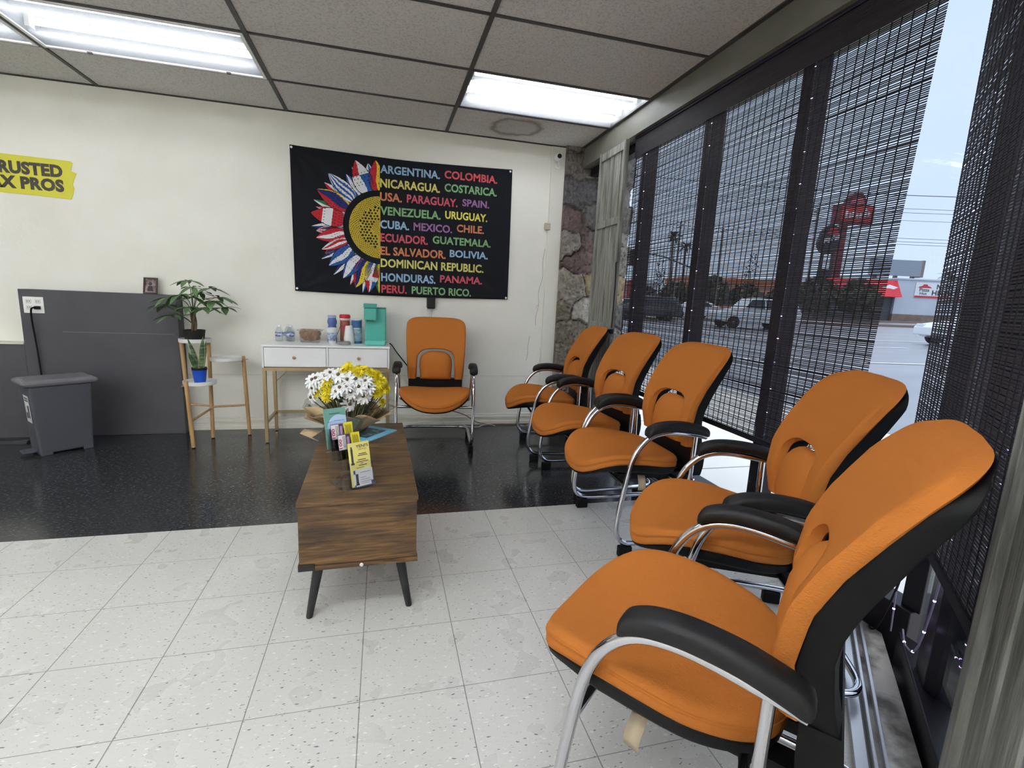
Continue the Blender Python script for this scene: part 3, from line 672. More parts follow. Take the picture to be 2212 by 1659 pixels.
    b = MB(); P = [(lambda p: (p[0], p[1], ztop(*p) - .40 * (ztop(*p) - zlow(*p)) * 1.0))(outl(2 * PI * j / NP, 1.001)) for j in range(NP)]; b.tube(P, .0022, 6, close=True); b.build('piping', fab, t)
    # chrome cantilever frame: arm, front leg, runner and the rear bend in one tube
    side = [(.292, .158, .578), (.291, .10, .588), (.289, .0, .600), (.287, -.07, .596), (.285, -.122, .577), (.284, -.165, .537), (.283, -.195, .482), (.282, -.212, .42), (.281, -.226, .34), (.280, -.243, .22), (.279, -.249, .15), (.278, -.240, .105), (.277, -.212, .074), (.276, -.165, .062), (.275, -.05, .0605), (.274, .10, .060), (.272, .22, .060), (.258, .285, .060), (.205, .318, .060), (.10, .322, .060), (0, .322, .060)]
    P = smooth_path(side, 4); Pm = [Vector((-p.x, p.y, p.z)) for p in P[:-1]][::-1]
    b = MB(); b.tube(P + Pm, .0125, 14); b.build('frame', chrome, t)
    b = MB(); b.tube([(-.281, -.222, .352), (.281, -.222, .352)], .0095, 12)
    b.build('crossbar', chrome, t)
    for s in (-1, 1):
        b = MB(); b.tube(smooth_path([(s * .291, .104, .585), (s * .286, .104, .48), (s * .281, .104, .39), (s * .272, .098, .355), (s * .25, .085, .345), (s * .15, .075, .345)], 5), .011, 12); b.build('post', chrome, t)
        # arm pad
        path = [(.290, .165, .592), (.291, .13, .606), (.290, .06, .623), (.288, -.02, .628), (.287, -.08, .622), (.286, -.118, .609), (.2855, -.142, .593)]; P2 = smooth_path(path, 5); b = MB(); ringv = []
        for i, p in enumerate(P2):
            f = i / (len(P2) - 1); e = min(1, math.sqrt(max(0, 1 - (max(0, .12 - f) / .12) ** 2)) * 1.0 if f < .12 else (math.sqrt(max(.04, 1 - ((f - .88) / .13) ** 2)) if f > .88 else 1)); wv = .031 * (.45 + .55 * e); hv = .0215 * (.30 + .70 * e); rg = []
            for j in range(16):
                a = 2 * PI * j / 16; c, s_ = math.cos(a), math.sin(a); rg.append((s * (p.x) + wv * math.copysign(abs(c) ** .62, c), p.y, p.z + hv * math.copysign(abs(s_) ** (.8 if s_ > 0 else .45), s_) + .004))
            ringv.append(rg)
        n = 16; o = [q for rg in ringv for q in rg]; fs = [tuple(range(n)), tuple((len(ringv) - 1) * n + j for j in range(n))]
        for i in range(len(ringv) - 1):
            for j in range(n): fs.append((i * n + j, i * n + (j + 1) % n, (i + 1) * n + (j + 1) % n, (i + 1) * n + j))
        b.add(o, fs, 0, True); b.build('armrest', arm_m, t, angle=55)
        for yy in (-.195, .20):
            b = MB(); b.box(s * .275 - .018, s * .275 + .018, yy - .032, yy + .032, 0, .052); b.build('foot', blk, t, bevel=.006)
    return t
CH = [((1.677, 1.56, 0), -6, 'orange padded chair facing the room, against the back wall under the banner'),
      ((2.582, 1.312, 0), -97.7, 'orange padded chair in the corner by the stone pier, first of the window row'),
      ((2.596, .628, 0), -87.5, 'orange padded chair in the window row, next to the corner chair'),
      ((2.582, -.020, 0), -91.3, 'orange padded chair third along the window, paper tag under its seat'),
      ((2.507, -.877, 0), -117.8, 'orange padded chair in front of the bright gap between the blinds'),
      ((2.013, -1.404, 0), -138.8, 'largest orange padded chair, closest to the camera, paper tag hanging under seat')]
proto = make_chair(CH[0][2]); proto.location = CH[0][0]; proto.rotation_euler = (0, 0, math.radians(CH[0][1]))
chairs = [proto]
for loc, a, lab in CH[1:]: chairs.append(dup(proto, loc, math.radians(a), lab))
b = MB(); P = [(.205, -.125, .372), (.228, -.13, .345), (.236, -.132, .325), (.232, -.131, .305)]
b.grid([[(x, y, z), (x + .009, y + .034, z)] for x, y, z in P])
tg = b.build('paper_tag', mat('tag_paper', (176, 160, 136), .8), chairs[5], solid=.0008); tg2 = tg.copy(); COL.objects.link(tg2); tg2.parent = chairs[3]

# ------------------------------------------------------------------ banner on the back wall
BY = 2.128
ban_m = mat('black_banner_cloth', (30, 31, 36), .8, spec=.2, bump=(700, .15, .001))
def ban_y(x, z):
    """how far the cloth stands off the wall: creases run in from the pinned corners"""
    y = 2.132 + .003 * math.sin(x * 7 + 1) * math.sin(z * 5)
    for cx, cz, sx in ((.595, 2.245, 1), (2.355, 2.25, -1), (.603, 1.152, 1), (2.36, 1.158, -1)):
        dx = (x - cx) * sx; dz = abs(z - cz); r = math.hypot(dx, dz)
        if 0 < r < .55 and dx > 0: a = math.atan2(dz, dx); y += .006 * math.sin(a * 13) * (r / .12 if r < .12 else max(0, 1 - (r - .12) / .43))
    return y
bn = thing('wall_banner', 'black cloth banner with half sunflower of flags and colourful country names', 'banner', (1.475, WY, 1.15))
OB = Vector((1.475, WY, 1.15))
b = MB(); nx, nz = 90, 60; P = []
for i in range(nz + 1):
    row = []
    for j in range(nx + 1):
        u, v = j / nx, i / nz; xl = .597 + (.587 - .597) * v; xr = 2.366 + (2.36 - 2.366) * v; x = xl + (xr - xl) * u
        zt = 2.252 - .022 * math.sin(PI * u) + .004 * u; zb = 1.146 + .008 * u - .012 * math.sin(PI * u); z = zb + (zt - zb) * v
        row.append((x - OB.x, ban_y(x, z) - OB.y, z - OB.z))
    P.append(row)
b.grid(P); b.build('cloth', ban_m, bn, solid=.0015, angle=80)
C8 = {'b': (150, 184, 212), 'r': (204, 92, 106), 'y': (216, 208, 118), 'g': (134, 180, 126), 'o': (212, 132, 92), 'p': (160, 114, 164), 'Y': (230, 220, 100), 'c': (210, 86, 94)}
words = [('ARGENTINA.', 1.260, 1.741, 2.113, 2.177, 'b'), ('COLOMBIA.', 1.778, 2.230, 2.124, 2.188, 'c'), ('NICARAGUA.', 1.260, 1.743, 2.004, 2.073, 'y'), ('COSTARICA.', 1.781, 2.229, 2.020, 2.086, 'g'),
         ('USA.', 1.259, 1.434, 1.900, 1.968, 'o'), ('PARAGUAY.', 1.473, 1.894, 1.903, 1.970, 'r'), ('SPAIN.', 1.934, 2.167, 1.916, 1.976, 'p'), ('VENEZUELA.', 1.260, 1.754, 1.790, 1.858, 'g'), ('URUGUAY.', 1.791, 2.155, 1.803, 1.868, 'Y'),
         ('CUBA.', 1.260, 1.494, 1.683, 1.750, 'b'), ('MEXICO.', 1.530, 1.853, 1.687, 1.752, 'p'), ('CHILE.', 1.892, 2.129, 1.702, 1.766, 'o'), ('ECUADOR.', 1.262, 1.650, 1.577, 1.646, 'r'), ('GUATEMALA.', 1.690, 2.193, 1.592, 1.656, 'g'),
         ('EL SALVADOR.', 1.262, 1.803, 1.471, 1.541, 'o'), ('BOLIVIA.', 1.837, 2.172, 1.490, 1.552, 'b'), ('DOMINICAN REPUBLIC.', 1.264, 2.137, 1.372, 1.443, 'y'), ('HONDURAS.', 1.268, 1.720, 1.257, 1.327, 'b'), ('PANAMA.', 1.758, 2.128, 1.272, 1.335, 'r'),
         ('PERU.', 1.270, 1.479, 1.161, 1.228, 'c'), ('PUERTO RICO.', 1.520, 2.033, 1.163, 1.229, 'g')]
for w, x0, x1, z0, z1, c in words:
    m = mat('print_' + c, C8[c], .7, spec=.2)
    yy = min(ban_y(x0 + (x1 - x0) * q / 8, z0 + (z1 - z0) * r / 2) for q in range(9) for r in range(3)) - .0022
    text_obj('country_name', w, m, bn, (x0 - OB.x, yy - OB.y, z0 - OB.z), (1, 0, 0), (0, 0, 1), x1 - x0, z1 - z0, .030)
# sunflower: petals painted as flags, half a seed disc
FC = Vector((1.262, 0, 1.687)); pm = [mat('petal_' + n, c, .75, spec=.2) for n, c in (('red', (190, 46, 56)), ('white', (226, 226, 228)), ('blue', (52, 92, 160)), ('sky', (92, 150, 205)), ('yellow', (222, 196, 58)), ('green', (60, 120, 80)), ('navy', (44, 52, 110)), ('black', (26, 26, 30)))]
R_, W_, B_, S_, Y_, G_, N_, K_ = range(8)
def fl(*cols): return lambda u, v: cols[min(len(cols) - 1, int((v + 1) / 2 * len(cols)))]
def fu(*cols): return lambda u, v: cols[min(len(cols) - 1, int(u * len(cols)))]
def quad(a, b_, c, d): return lambda u, v: (a if v > 0 else b_) if u > .55 else (c if v > 0 else d)
def cross(a, b_): return lambda u, v: W_ if abs(v) < .22 or abs(u - .55) < .07 else (a if (v > 0) == (u > .55) else b_)
petals = [(94, .52, .066, fl(R_, R_, Y_, Y_), 0), (111, .537, .080, quad(W_, R_, B_, W_), 0), (136, .552, .062, fl(W_, B_, W_, B_, W_, B_, W_), 0), (152, .546, .068, fl(R_, R_, N_, N_, N_, Y_), 0), (172, .537, .074, fu(R_, R_, W_, W_, R_, R_), 0),
          (193, .51, .056, fl(R_, R_, W_, W_, R_, R_), 0), (204, .50, .04, fl(R_, W_, R_, W_), 0), (219, .520, .064, fl(B_, B_, W_, W_, B_, B_), 0), (235, .515, .060, fl(B_, B_, W_, W_, W_, B_), 0), (248, .53, .066, fl(Y_, Y_, Y_, N_, N_, R_), 0), (260, .535, .062, cross(R_, B_), 0), (269, .53, .05, fl(R_, Y_, G_), 0),
          (124, .47, .045, fl(B_, W_, B_), 1), (144, .53, .04, fl(R_, W_), 1), (161, .54, .034, fl(W_, G_), 1), (166, .51, .034, fl(G_, W_, R_), 1), (183, .53, .034, fl(N_, W_), 1), (187, .50, .05, fl(R_, W_, R_, W_, R_, W_), 1), (208, .49, .05, fl(Y_, N_, R_), 1), (211, .54, .03, fl(W_, N_), 1), (227, .545, .032, fl(W_, N_), 1), (243, .53, .034, fl(R_, W_), 1), (255, .55, .03, fl(B_, W_), 1), (101, .50, .05, fl(W_, B_, W_), 1), (116, .50, .045, fl(N_, W_, N_), 1)]
for ang, tip, wd, fn, back in petals:
    a = math.radians(ang); d = Vector((math.cos(a), 0, math.sin(a))); pr = Vector((-d.z, 0, d.x)); base = .292; nu, nv = 26, 28; P = []
    for i in range(nu + 1):
        u = i / nu; w = wd * (math.sin(PI * min(1, .16 + .84 * u ** .85)) ** .8 if u < 1 else 0) * (1 if u < 1 else 0); row = []
        for j in range(nv + 1):
            v = j / nv * 2 - 1; q = FC + d * (base + (tip - base) * u) - pr * (w * v); q.x = min(q.x, 1.258); row.append((q.x - OB.x, ban_y(q.x, q.z) - (.0022 if back else .0034) - OB.y, q.z - OB.z))
        P.append(row)
    def mf(i, j, fn=fn):
        u = (i + .5) / nu; v = (j + .5) / nv * 2 - 1
        if abs(v) > .93 or abs(math.sin((v * 2.2 + .5 * math.sin(u * 5 + ang)) * 4)) < .10 * (1.2 - u) + .03: return K_
        return fn(u, v + .12 * math.sin(u * 6 + ang))
    b = MB(); b.grid(P, mfun=mf); b.build('sunflower_petal', pm, bn)
RD = .245
b = MB(); P = []
for i in range(15):
    P.append([(lambda q: (q.x - OB.x, ban_y(q.x, q.z) - .0030 - OB.y, q.z - OB.z))(FC + Vector((math.cos(math.radians(90 + 180 * j / 40)), 0, math.sin(math.radians(90 + 180 * j / 40)))) * (RD * i / 14 + 1e-4)) for j in range(41)])
b.grid(P); b.build('sunflower_disc', mat('seed_yellow', (196, 172, 60), .75, spec=.2), bn)
b = MB(); gold = math.radians(137.508); rs = random.Random(8); dots = []
for k in range(900):
    r = RD * math.sqrt((k + .5) / 900); f = r / RD
    if f < .26 or f > .66: dots.append((FC.x + r * math.cos(k * gold), FC.z + r * math.sin(k * gold), .0034 if f < .5 else .0030 + .0012 * rs.random()))
for i in range(-12, 13):
    for j in range(-12, 13):
        x = (i + .5 * (j % 2)) * .0255 + rs.uniform(-.003, .003); z = j * .0222 + rs.uniform(-.003, .003); f = math.hypot(x, z) / RD
        if .27 < f < .67: dots.append((FC.x + x, FC.z + z, .0092 * rs.uniform(.8, 1.1)))
for x, z, s_ in dots:
    if x > FC.x - s_ - .004 or math.hypot(x - FC.x, z - FC.z) > RD - s_: continue
    y = ban_y(x, z) - .0046 - OB.y; b.add([(x + s_ * math.cos(t_ * PI / 4) - OB.x, y, z + s_ * math.sin(t_ * PI / 4) - OB.z) for t_ in range(8)], [tuple(range(8))])
b.build('seed_pattern', mat('seed_black', (24, 22, 20), .8), bn)
for x, z in ((.60, 2.234), (2.342, 2.238), (.612, 1.166), (2.35, 1.167)):
    b = MB(); b.lathe([(0, -.006), (.006, -.005), (.0085, 0), (.009, .002)], (x - OB.x, ban_y(x, z) - .0045 - OB.y, z - OB.z), 14, axis='y'); b.build('push_pin', mat('pin_white', (235, 235, 235), .3), bn)

# yellow sticker, cut by the left edge of the picture
sg = thing('wall_sticker', 'torn-edged yellow wall sign with bold dark lettering', 'sign', (-1.2, WY, 1.72)); OS = Vector((-1.2, WY, 1.72))
pts = [(-1.74, 1.745), (-1.74, 1.985), (-1.251, 1.985), (-.854, 1.976), (-.842, 1.966), (-.857, 1.908), (-.824, 1.897), (-.840, 1.858), (-.853, 1.822), (-.847, 1.79), (-.858, 1.749), (-.872, 1.716), (-1.14, 1.726), (-1.28, 1.728)]
b = MB(); b.prism([(x - OS.x, z - OS.z) for x, z in pts], 'y', -.0025, 0); b.build('backing', mat('sign_yellow', (222, 214, 70), .6), sg)
dk = mat('sign_ink', (78, 72, 66), .6)
text_obj('lettering', 'TRUSTED', dk, sg, (-1.345 - OS.x, -.0036, 1.858 - OS.z), (1, 0, -.0), (0, 0, 1), .439, .086, .055)
text_obj('lettering', 'TAX PROS', dk, sg, (-1.405 - OS.x, -.0036, 1.760 - OS.z), (1, 0, 0), (0, 0, 1), .499, .086, .055)

# ------------------------------------------------------------------ small things on the back wall
def plate(name, label, cat, x0, x1, z0, z1, y, sockets, rgb=(236, 236, 232)):
    t = thing(name, label, cat, ((x0 + x1) / 2, y, (z0 + z1) / 2)); hx, hz = (x1 - x0) / 2, (z1 - z0) / 2
    b = MB(); b.box(-hx, hx, -.006, 0, -hz, hz); b.build('cover_plate', mat('plate_' + str(rgb[0]), rgb, .4), t, bevel=.002)
    for x, z in sockets:
        b = MB(); b.box(x - .0165, x + .0165, -.0085, -.004, z - .0135, z + .0135); s_ = b.build('receptacle', mat('receptacle', (214, 212, 204), .4), t, bevel=.004)
        b = MB()
        for e in (-.006, .006): b.box(x + e - .0012, x + e + .0012, -.0090, -.008, z - .004, z + .006)
        b.build('slot', mat('slot_dark', (60, 58, 54), .6), s_)
    return t
plate('wall_outlet', 'white four-socket outlet on the charcoal wainscot with a black plug', 'outlet', -1.164, -1.044, .908, 1.022, 2.035, [(-.027, .024), (.027, .024), (-.027, -.018), (.027, -.018)])
b = MB(); b.box(-.016, .016, -.03, -.008, -.011, .011)
t = thing('plug_cable', 'black power cord hanging from the outlet down behind the trash bin', 'cord', (-1.077, 2.035, .947)); b.build('plug', blk, t, bevel=.004)
b = MB(); b.tube(smooth_path([(-.012, -.022, 0), (-.03, -.03, -.012), (-.034, -.028, -.10), (-.028, -.022, -.28), (-.022, -.02, -.5), (-.02, -.02, -.7), (-.03, -.03, -.90), (-.10, -.05, -.937)], 6), .0055, 8); b.build('wire', blk, t)
b = MB(); b.prism([(1.86, 0), (1.925, 0), (1.905, .018), (1.88, .018)], 'x', -2.2, -1.15); o = b.build('cord_cover', mat('cord_cover_gray', (60, 60, 64), .5)); tag(o, 'dark gray cord cover strip on the floor at the left edge', 'cord cover')
t = thing('security_camera', 'small white security camera with black eye, high in the corner', 'camera', (2.765, WY - .018, 2.33))
b = MB(); b.lathe([(0, -.030), (.020, -.030), (.026, -.024), (.027, .03), (.022, .038), (0, .040)], (-.024, -.07, .05), 20, axis='y'); b.build('body', white_metal, t)
b = MB(); b.lathe([(0, .0), (.018, .0), (.0195, .004)], (-.024, -.1105, .05), 20, axis='y'); b.build('lens', mat('lens_black', (10, 10, 12), .1), t)
b = MB(); b.tube(smooth_path([(-.018, -.06, .026), (-.008, -.05, .006), (0, -.02, -.004), (0, 0, -.006)], 4), .007, 8); b.lathe([(.0, 0), (.021, 0), (.021, .008), (0, .009)], (0, 0, -.008), 18, axis='y'); b.build('bracket', white_metal, t)
t = thing('wall_sensor', 'small beige box on the back wall near the stone pier', 'sensor', (2.705, WY, 1.812))
b = MB(); b.box(-.026, .026, -.03, 0, -.030, .030); b.build('case', mat('aged_beige', (196, 184, 158), .5), t, bevel=.006); b = MB(); b.box(-.012, .012, -.032, -.028, .012, .020); b.build('button', mat('aged_beige2', (178, 166, 140), .5), t)
t = thing('air_freshener', 'black plug-in device in a wall outlet just under the banner', 'plug-in device', (1.683, WY, 1.0))
b = MB(); b.box(-.032, .032, -.006, 0, -.045, .06); b.build('cover_plate', mat('plate_236', (236, 236, 232), .4), t, bevel=.002)
b = MB(); b.box(-.036, .036, -.06, -.006, .045, .145); b.build('body', mat('device_black', (28, 27, 28), .4), t, bevel=.012, seg=3)
b = MB(); b.box(-.012, .012, -.012, -.006, -.032, .03); b.build('socket', mat('receptacle', (214, 212, 204), .4), t, bevel=.004)
plate('wall_outlet', 'low white outlet behind the chair that stands against the back wall', 'outlet', 1.665, 1.745, .175, .29, WY, [(0, .025), (0, -.025)])
b = MB(); b.tube(smooth_path([(1.70, 2.12, .235), (1.74, 2.08, .20), (1.80, 2.09, .17), (2.0, 2.11, .10), (2.15, 2.10, .02), (2.4, 2.09, .008), (2.68, 2.07, .008)], 8), .004, 6); tag(b.build('red_wire', mat('cord_red', (128, 60, 56), .5)), 'dark red wire running from the low outlet along the baseboard', 'cord')
b = MB(); b.tube(smooth_path([(1.79, 2.11, .18), (1.80, 2.10, .06), (1.86, 2.06, .006), (1.95, 2.09, .03), (2.02, 2.05, .006), (2.12, 2.02, .006), (2.15, 2.06, .006), (2.22, 2.06, .02), (2.28, 2.04, .006)], 8), .003, 6); tag(b.build('white_wire', mat('cord_white', (214, 212, 208), .5)), 'loose white wire curled on the floor behind the wall chair', 'cord')
b = MB(); b.box(-.03, .03, -.02, .02, -.02, .02); t = thing('power_adapter', 'small gray adapter hanging on wires behind the wall chair', 'adapter', (1.80, 2.118, .20)); b.build('case', mat('adapter_gray', (120, 116, 112), .5), t, bevel=.005)
t = thing('power_strip', 'gray power strip on the black floor by the corner chair', 'power strip', (2.63, 1.93, 0), math.radians(8))
b = MB(); b.box(-.15, .15, -.028, .028, 0, .042); b.build('case', mat('strip_gray', (120, 120, 122), .5), t, bevel=.006)
for k in range(4):
    b = MB(); b.box(-.12 + k * .07, -.085 + k * .07, -.016, .016, .041, .0435); b.build('socket', mat('slot_dark', (60, 58, 54), .6), t)
t = thing('picture_frame', 'small dark framed picture standing on top of the charcoal wainscot', 'picture frame', (-.405, 2.095, 1.0735), math.radians(-4)); t.rotation_euler = (math.radians(-12), 0, math.radians(-4))
fw, fh = .094, .122
b = MB(); b.box(-fw / 2, fw / 2, -.012, 0, 0, .011); b.box(-fw / 2, fw / 2, -.012, 0, fh - .011, fh); b.box(-fw / 2, -fw / 2 + .011, -.012, 0, .011, fh - .011); b.box(fw / 2 - .011, fw / 2, -.012, 0, .011, fh - .011); b.build('frame', mat('dark_frame_wood', (62, 38, 34), .4), t, bevel=.002)
b = MB(); b.box(-fw / 2 + .009, fw / 2 - .009, -.006, -.002, .009, fh - .009); b.build('photo', mat('photo_print', (168, 140, 132), .4, vary=((70, 52, 58), 22, .42, .62)), t)
b = MB(); b.lathe([(0, -.001), (.012, 0), (.013, .0015)], (0, -.0075, .075), 14, axis='y'); b.prism([(-.02, .02), (.02, .02), (.014, .06), (-.014, .06)], 'y', -.0072, -.0062); b.build('figure', mat('photo_dark', (48, 40, 48), .5), t)

# ------------------------------------------------------------------ trash bin
t = thing('trash_bin', 'charcoal plastic step trash bin with flat lid in front of the gray wainscot', 'trash bin', (-.771, 1.617, 0), math.radians(41))
bin_m = mat('charcoal_plastic', (84, 84, 92), .5, bump=(250, .12, .001))
def taper(b, w0, w1, d0, d1, z0, z1, yo=0., mi=0):
    v = []
    for w, d, z in ((w0, d0, z0), (w1, d1, z1)):
        v += [(-w / 2, yo + (.24 - d) / 2, z), (w / 2, yo + (.24 - d) / 2, z), (w / 2, yo + (.24 + d) / 2, z), (-w / 2, yo + (.24 + d) / 2, z)]
    b.add(v, [(3, 2, 1, 0), (4, 5, 6, 7), (0, 1, 5, 4), (1, 2, 6, 5), (2, 3, 7, 6), (3, 0, 4, 7)], mi)
b = MB(); taper(b, .282, .322, .20, .238, .012, .468); b.build('body', bin_m, t, bevel=.014, seg=3)
b = MB(); b.box(-.135, -.075, .02, .22, 0, .03); b.box(.085, .137, .02, .22, 0, .03); b.build('foot', bin_m, t, bevel=.004)
b = MB(); v = []
for w, d, z, yo in ((.365, .262, .466, -.012), (.385, .275, .486, -.016), (.380, .27, .498, -.014), (.335, .225, .508, .008)):
    v.append([(-w / 2, yo, z), (w / 2, yo, z), (w / 2, yo + d, z), (-w / 2, yo + d, z)])
o = [p for r in v for p in r]; fs = [(3, 2, 1, 0), (12, 13, 14, 15)]
for i in range(3):
    for j in range(4): fs.append((i * 4 + j, i * 4 + (j + 1) % 4, i * 4 + 4 + (j + 1) % 4, i * 4 + 4 + j))
b.add(o, fs); b.build('lid', mat('lid_plastic', (112, 111, 116), .45), t, bevel=.010, seg=3)
b = MB(); b.box(-.178, -.168, .06, .16, .500, .509); b.build('hinge_cap', mat('hinge_tan', (150, 146, 140), .5), t)
# label on the narrow left side
sx = lambda z: -.141 - .02 * (z - .012) / .456 - .0012
b = MB(); b.add([(sx(.22), .055, .22), (sx(.22), .165, .22), (sx(.40), .165, .40), (sx(.40), .055, .40)], [(0, 1, 2, 3)]); lb_ = b.build('label', mat('label_white', (214, 214, 212), .5), t, solid=.0006)
b = MB(); e = .001
for z0, z1, y0, y1 in ((.378, .386, .07, .15), (.362, .37, .07, .15), (.25, .335, .075, .105), (.245, .285, .115, .15)):
    b.add([(sx(z0) - e, y0, z0), (sx(z0) - e, y1, z0), (sx(z1) - e, y1, z1), (sx(z1) - e, y0, z1)], [(0, 1, 2, 3)])
b.build('label_print', mat('print_gray', (70, 70, 74), .6), lb_)
b = MB(); b.box(-.21, -.10, .07, .17, .02, .032); b.build('pedal', bin_m, t, bevel=.006)

# ------------------------------------------------------------------ plant stand and plants
bam = mat('bamboo', (196, 158, 108), .5, vary=((176, 136, 88), 12, .35, .7), stretch=(4, 4, .7))
tray_m = mat('white_tray', (228, 228, 224), .4)
t = thing('plant_stand', 'three-tier bamboo plant stand with round white trays beside the charcoal wainscot', 'plant stand', (0, 1.85, 0)); O = Vector((0, 1.85, 0))
legs = [((-.034, 1.640, 0), (-.060, 1.655, .487)), ((.018, 1.888, 0), (.018, 1.915, .752)), ((.258, 1.955, 0), (.238, 1.955, .632)), ((-.150, 1.955, 0), (-.168, 1.93, .735))]
for a, c in legs:
    a = Vector(a) - O; c = Vector(c) - O; b = MB(); b.tube([a + Vector((0, 0, .006)), a.lerp(c, .5), c - Vector((0, 0, .004)), c], [.0135, .0135, .0135, .010], 12); lg = b.build('leg', bam, t)
    b = MB(); b.lathe([(.010, 0), (.012, .008)], tuple(a), 12); b.build('foot_pad', blk, lg)
for c, r in (((-.066, 1.905, .745), .106), ((.126, 1.935, .605), .110), ((-.004, 1.752, .455), .106)):
    c = Vector(c) - O; b = MB(); b.lathe([(0, -.008), (r - .004, -.008), (r, -.004), (r, .021), (r - .006, .021), (r - .007, -.002), (0, -.002)], tuple(c), 36); b.build('tray', tray_m, t)
mid = Vector((.018, 1.897, .235)) - O
for i, z in ((0, .195), (2, .245), (3, .255)):
    a, c = Vector(legs[i][0]) - O, Vector(legs[i][1]) - O; q = a.lerp(c, z / c.z); d = (q - Vector((mid.x, mid.y, z + .0))); d2 = Vector((mid.x, mid.y, z + (.04 if i == 0 else 0)));
    b = MB(); b.tube([q, d2], .008, 8); b.build('stretcher', bam, t)
for q in ((-.068, 1.650, .452), (.252, 1.95, .607)):
    b = MB(); b.tube([Vector(q) - O + Vector((-.02, -.004, 0)), Vector(q) - O + Vector((.022, .0, 0))], .0035, 8); b.build('peg', bam, t)
leaf_m = mat('green_leaf', (72, 104, 62), .45, vary=((104, 138, 84), 9, .35, .7))
def leaflet(b, base, d, up, L, W, droop, n=7, mi=0, cup=.18):
    d = Vector(d).normalized(); up = Vector(up); side = d.cross(up).normalized(); up = side.cross(d).normalized(); P = []
    for i in range(n + 1):
        u = i / n; w = W * (math.sin(PI * (u * .94 + .04)) ** .8) * (1 - .25 * u); c = Vector(base) + d * (L * u) - Vector((0, 0, 1)) * (droop * L * u * u) ; row = []
        for v in (-1, -.5, 0, .5, 1): row.append(c + side * (w * v) + up * (abs(v) * cup * w))
        P.append(row)
    b.grid(P, mi)
t = thing('money_tree', 'leafy green potted tree in a black woven pot on the top tray', 'potted plant', (-.068, 1.905, .744))
b = MB(); b.lathe([(0, 0), (.058, 0), (.060, .004), (.071, .085), (.066, .085), (.064, .074), (0, .074)], n=36); pot = b.build('pot', mat('woven_black_pot', (34, 33, 32), .6, bump=(90, .8, .006)), t)
b = MB(); b.lathe([(0, .078), (.055, .074), (.064, .072)], n=24, cap=False); b.build('soil', mat('potting_soil', (46, 38, 32), .9, bump=(60, .8, .01)), t)
b = MB()
for k in range(3):
    b.tube(smooth_path([(.012 * math.cos(k * 2.1 + z * 18), .012 * math.sin(k * 2.1 + z * 18), z) for z in (.07, .10, .13, .16, .19, .215)], 4), .009, 8)
b.build('trunk', mat('plant_trunk', (118, 92, 70), .7), t)
hubs = [(-.11, -.06, .275, .9), (-.02, -.01, .355, .7), (.03, -.06, .325, .8), (.13, -.03, .325, .6), (.18, -.02, .285, .7), (.10, -.09, .235, .9), (-.04, -.11, .29, .9), (-.17, -.02, .235, .9), (.05, .03, .30, .6), (.20, .03, .235, .7), (-.09, -.09, .195, 1.0), (.01, -.10, .235, .9), (-.02, .05, .28, .6), (.15, -.08, .265, .8)]
bs_ = MB(); bl = MB(); rs = random.Random(4)
for hx, hy, hz, dr in hubs:
    hz = .20 + (hz - .20) * 1.55
    bs_.tube(smooth_path([(0, 0, .20), (hx * .35, hy * .35, .20 + (hz - .20) * .75), (hx, hy, hz)], 5), .0028, 6)
    n = rs.choice([5, 6, 6]); a0 = rs.uniform(0, 6)
    for k in range(n):
        a = a0 + 2 * PI * k / n + rs.uniform(-.2, .2); el = rs.uniform(-.35, .25); L = rs.uniform(.095, .14)
        leaflet(bl, (hx, hy, hz), (math.cos(a) * math.cos(el) + hx * 2.2, math.sin(a) * math.cos(el) + hy * .8, math.sin(el) + .1), (0, 0, 1), L, L * .21, dr * rs.uniform(.25, .6))
bs_.build('stem', mat('green_stem', (96, 116, 66), .5), t); bl.build('foliage', leaf_m, t, angle=70)
t = thing('snake_plant', 'small snake plant in a bright blue pot on the lowest tray', 'potted plant', (-.002, 1.752, .4535))
b = MB(); b.lathe([(0, 0), (.034, 0), (.035, .003), (.047, .096), (.049, .100), (.046, .101), (.044, .095), (0, .09)], n=4 * 8); b.build('pot', mat('blue_pot', (38, 88, 200), .35), t)
b = MB(); b.lathe([(.043, .093), (.050, .104), (.049, .118), (.044, .118), (.042, .108), (0, .106)], n=28); b.build('nursery_pot', mat('nursery_black', (30, 29, 28), .5), t)
snake_m = mat('snake_leaf', (58, 82, 58), .4, vary=((104, 128, 92), 16, .46, .6), stretch=(.6, .6, 4)); edge_m = mat('snake_leaf_edge', (186, 186, 120), .45)
b = MB()
for bx, by, tx, ty, H_, W2, tw in ((-.012, 0, -.062, -.01, .255, .017, .3), (.016, -.004, .036, 0, .265, .020, -.2), (-.018, -.012, -.055, -.03, .14, .022, .5), (.006, .012, .020, .03, .19, .018, .9), (.022, .006, .05, .02, .23, .016, -.6)):
    P = []; n = 10
    for i in range(n + 1):
        u = i / n; w = W2 * (.55 + 1.0 * u * (1 - u) * 2) * (1 - u ** 5) ; c = Vector((bx + (tx - bx) * u ** 1.5, by + (ty - by) * u ** 1.5, .105 + H_ * u * (.9)))
        a = tw + u * .5; sd = Vector((math.cos(a), math.sin(a), 0)); nr = Vector((-math.sin(a), math.cos(a), 0)); P.append([c + sd * (w * v) + nr * (abs(v) ** 2 * .35 * w) for v in (-1, -.84, -.4, 0, .4, .84, 1)])
    b.grid(P, mfun=lambda i, j: 1 if j in (0, 5) else 0)
b.build('foliage', [snake_m, edge_m], t, angle=70)

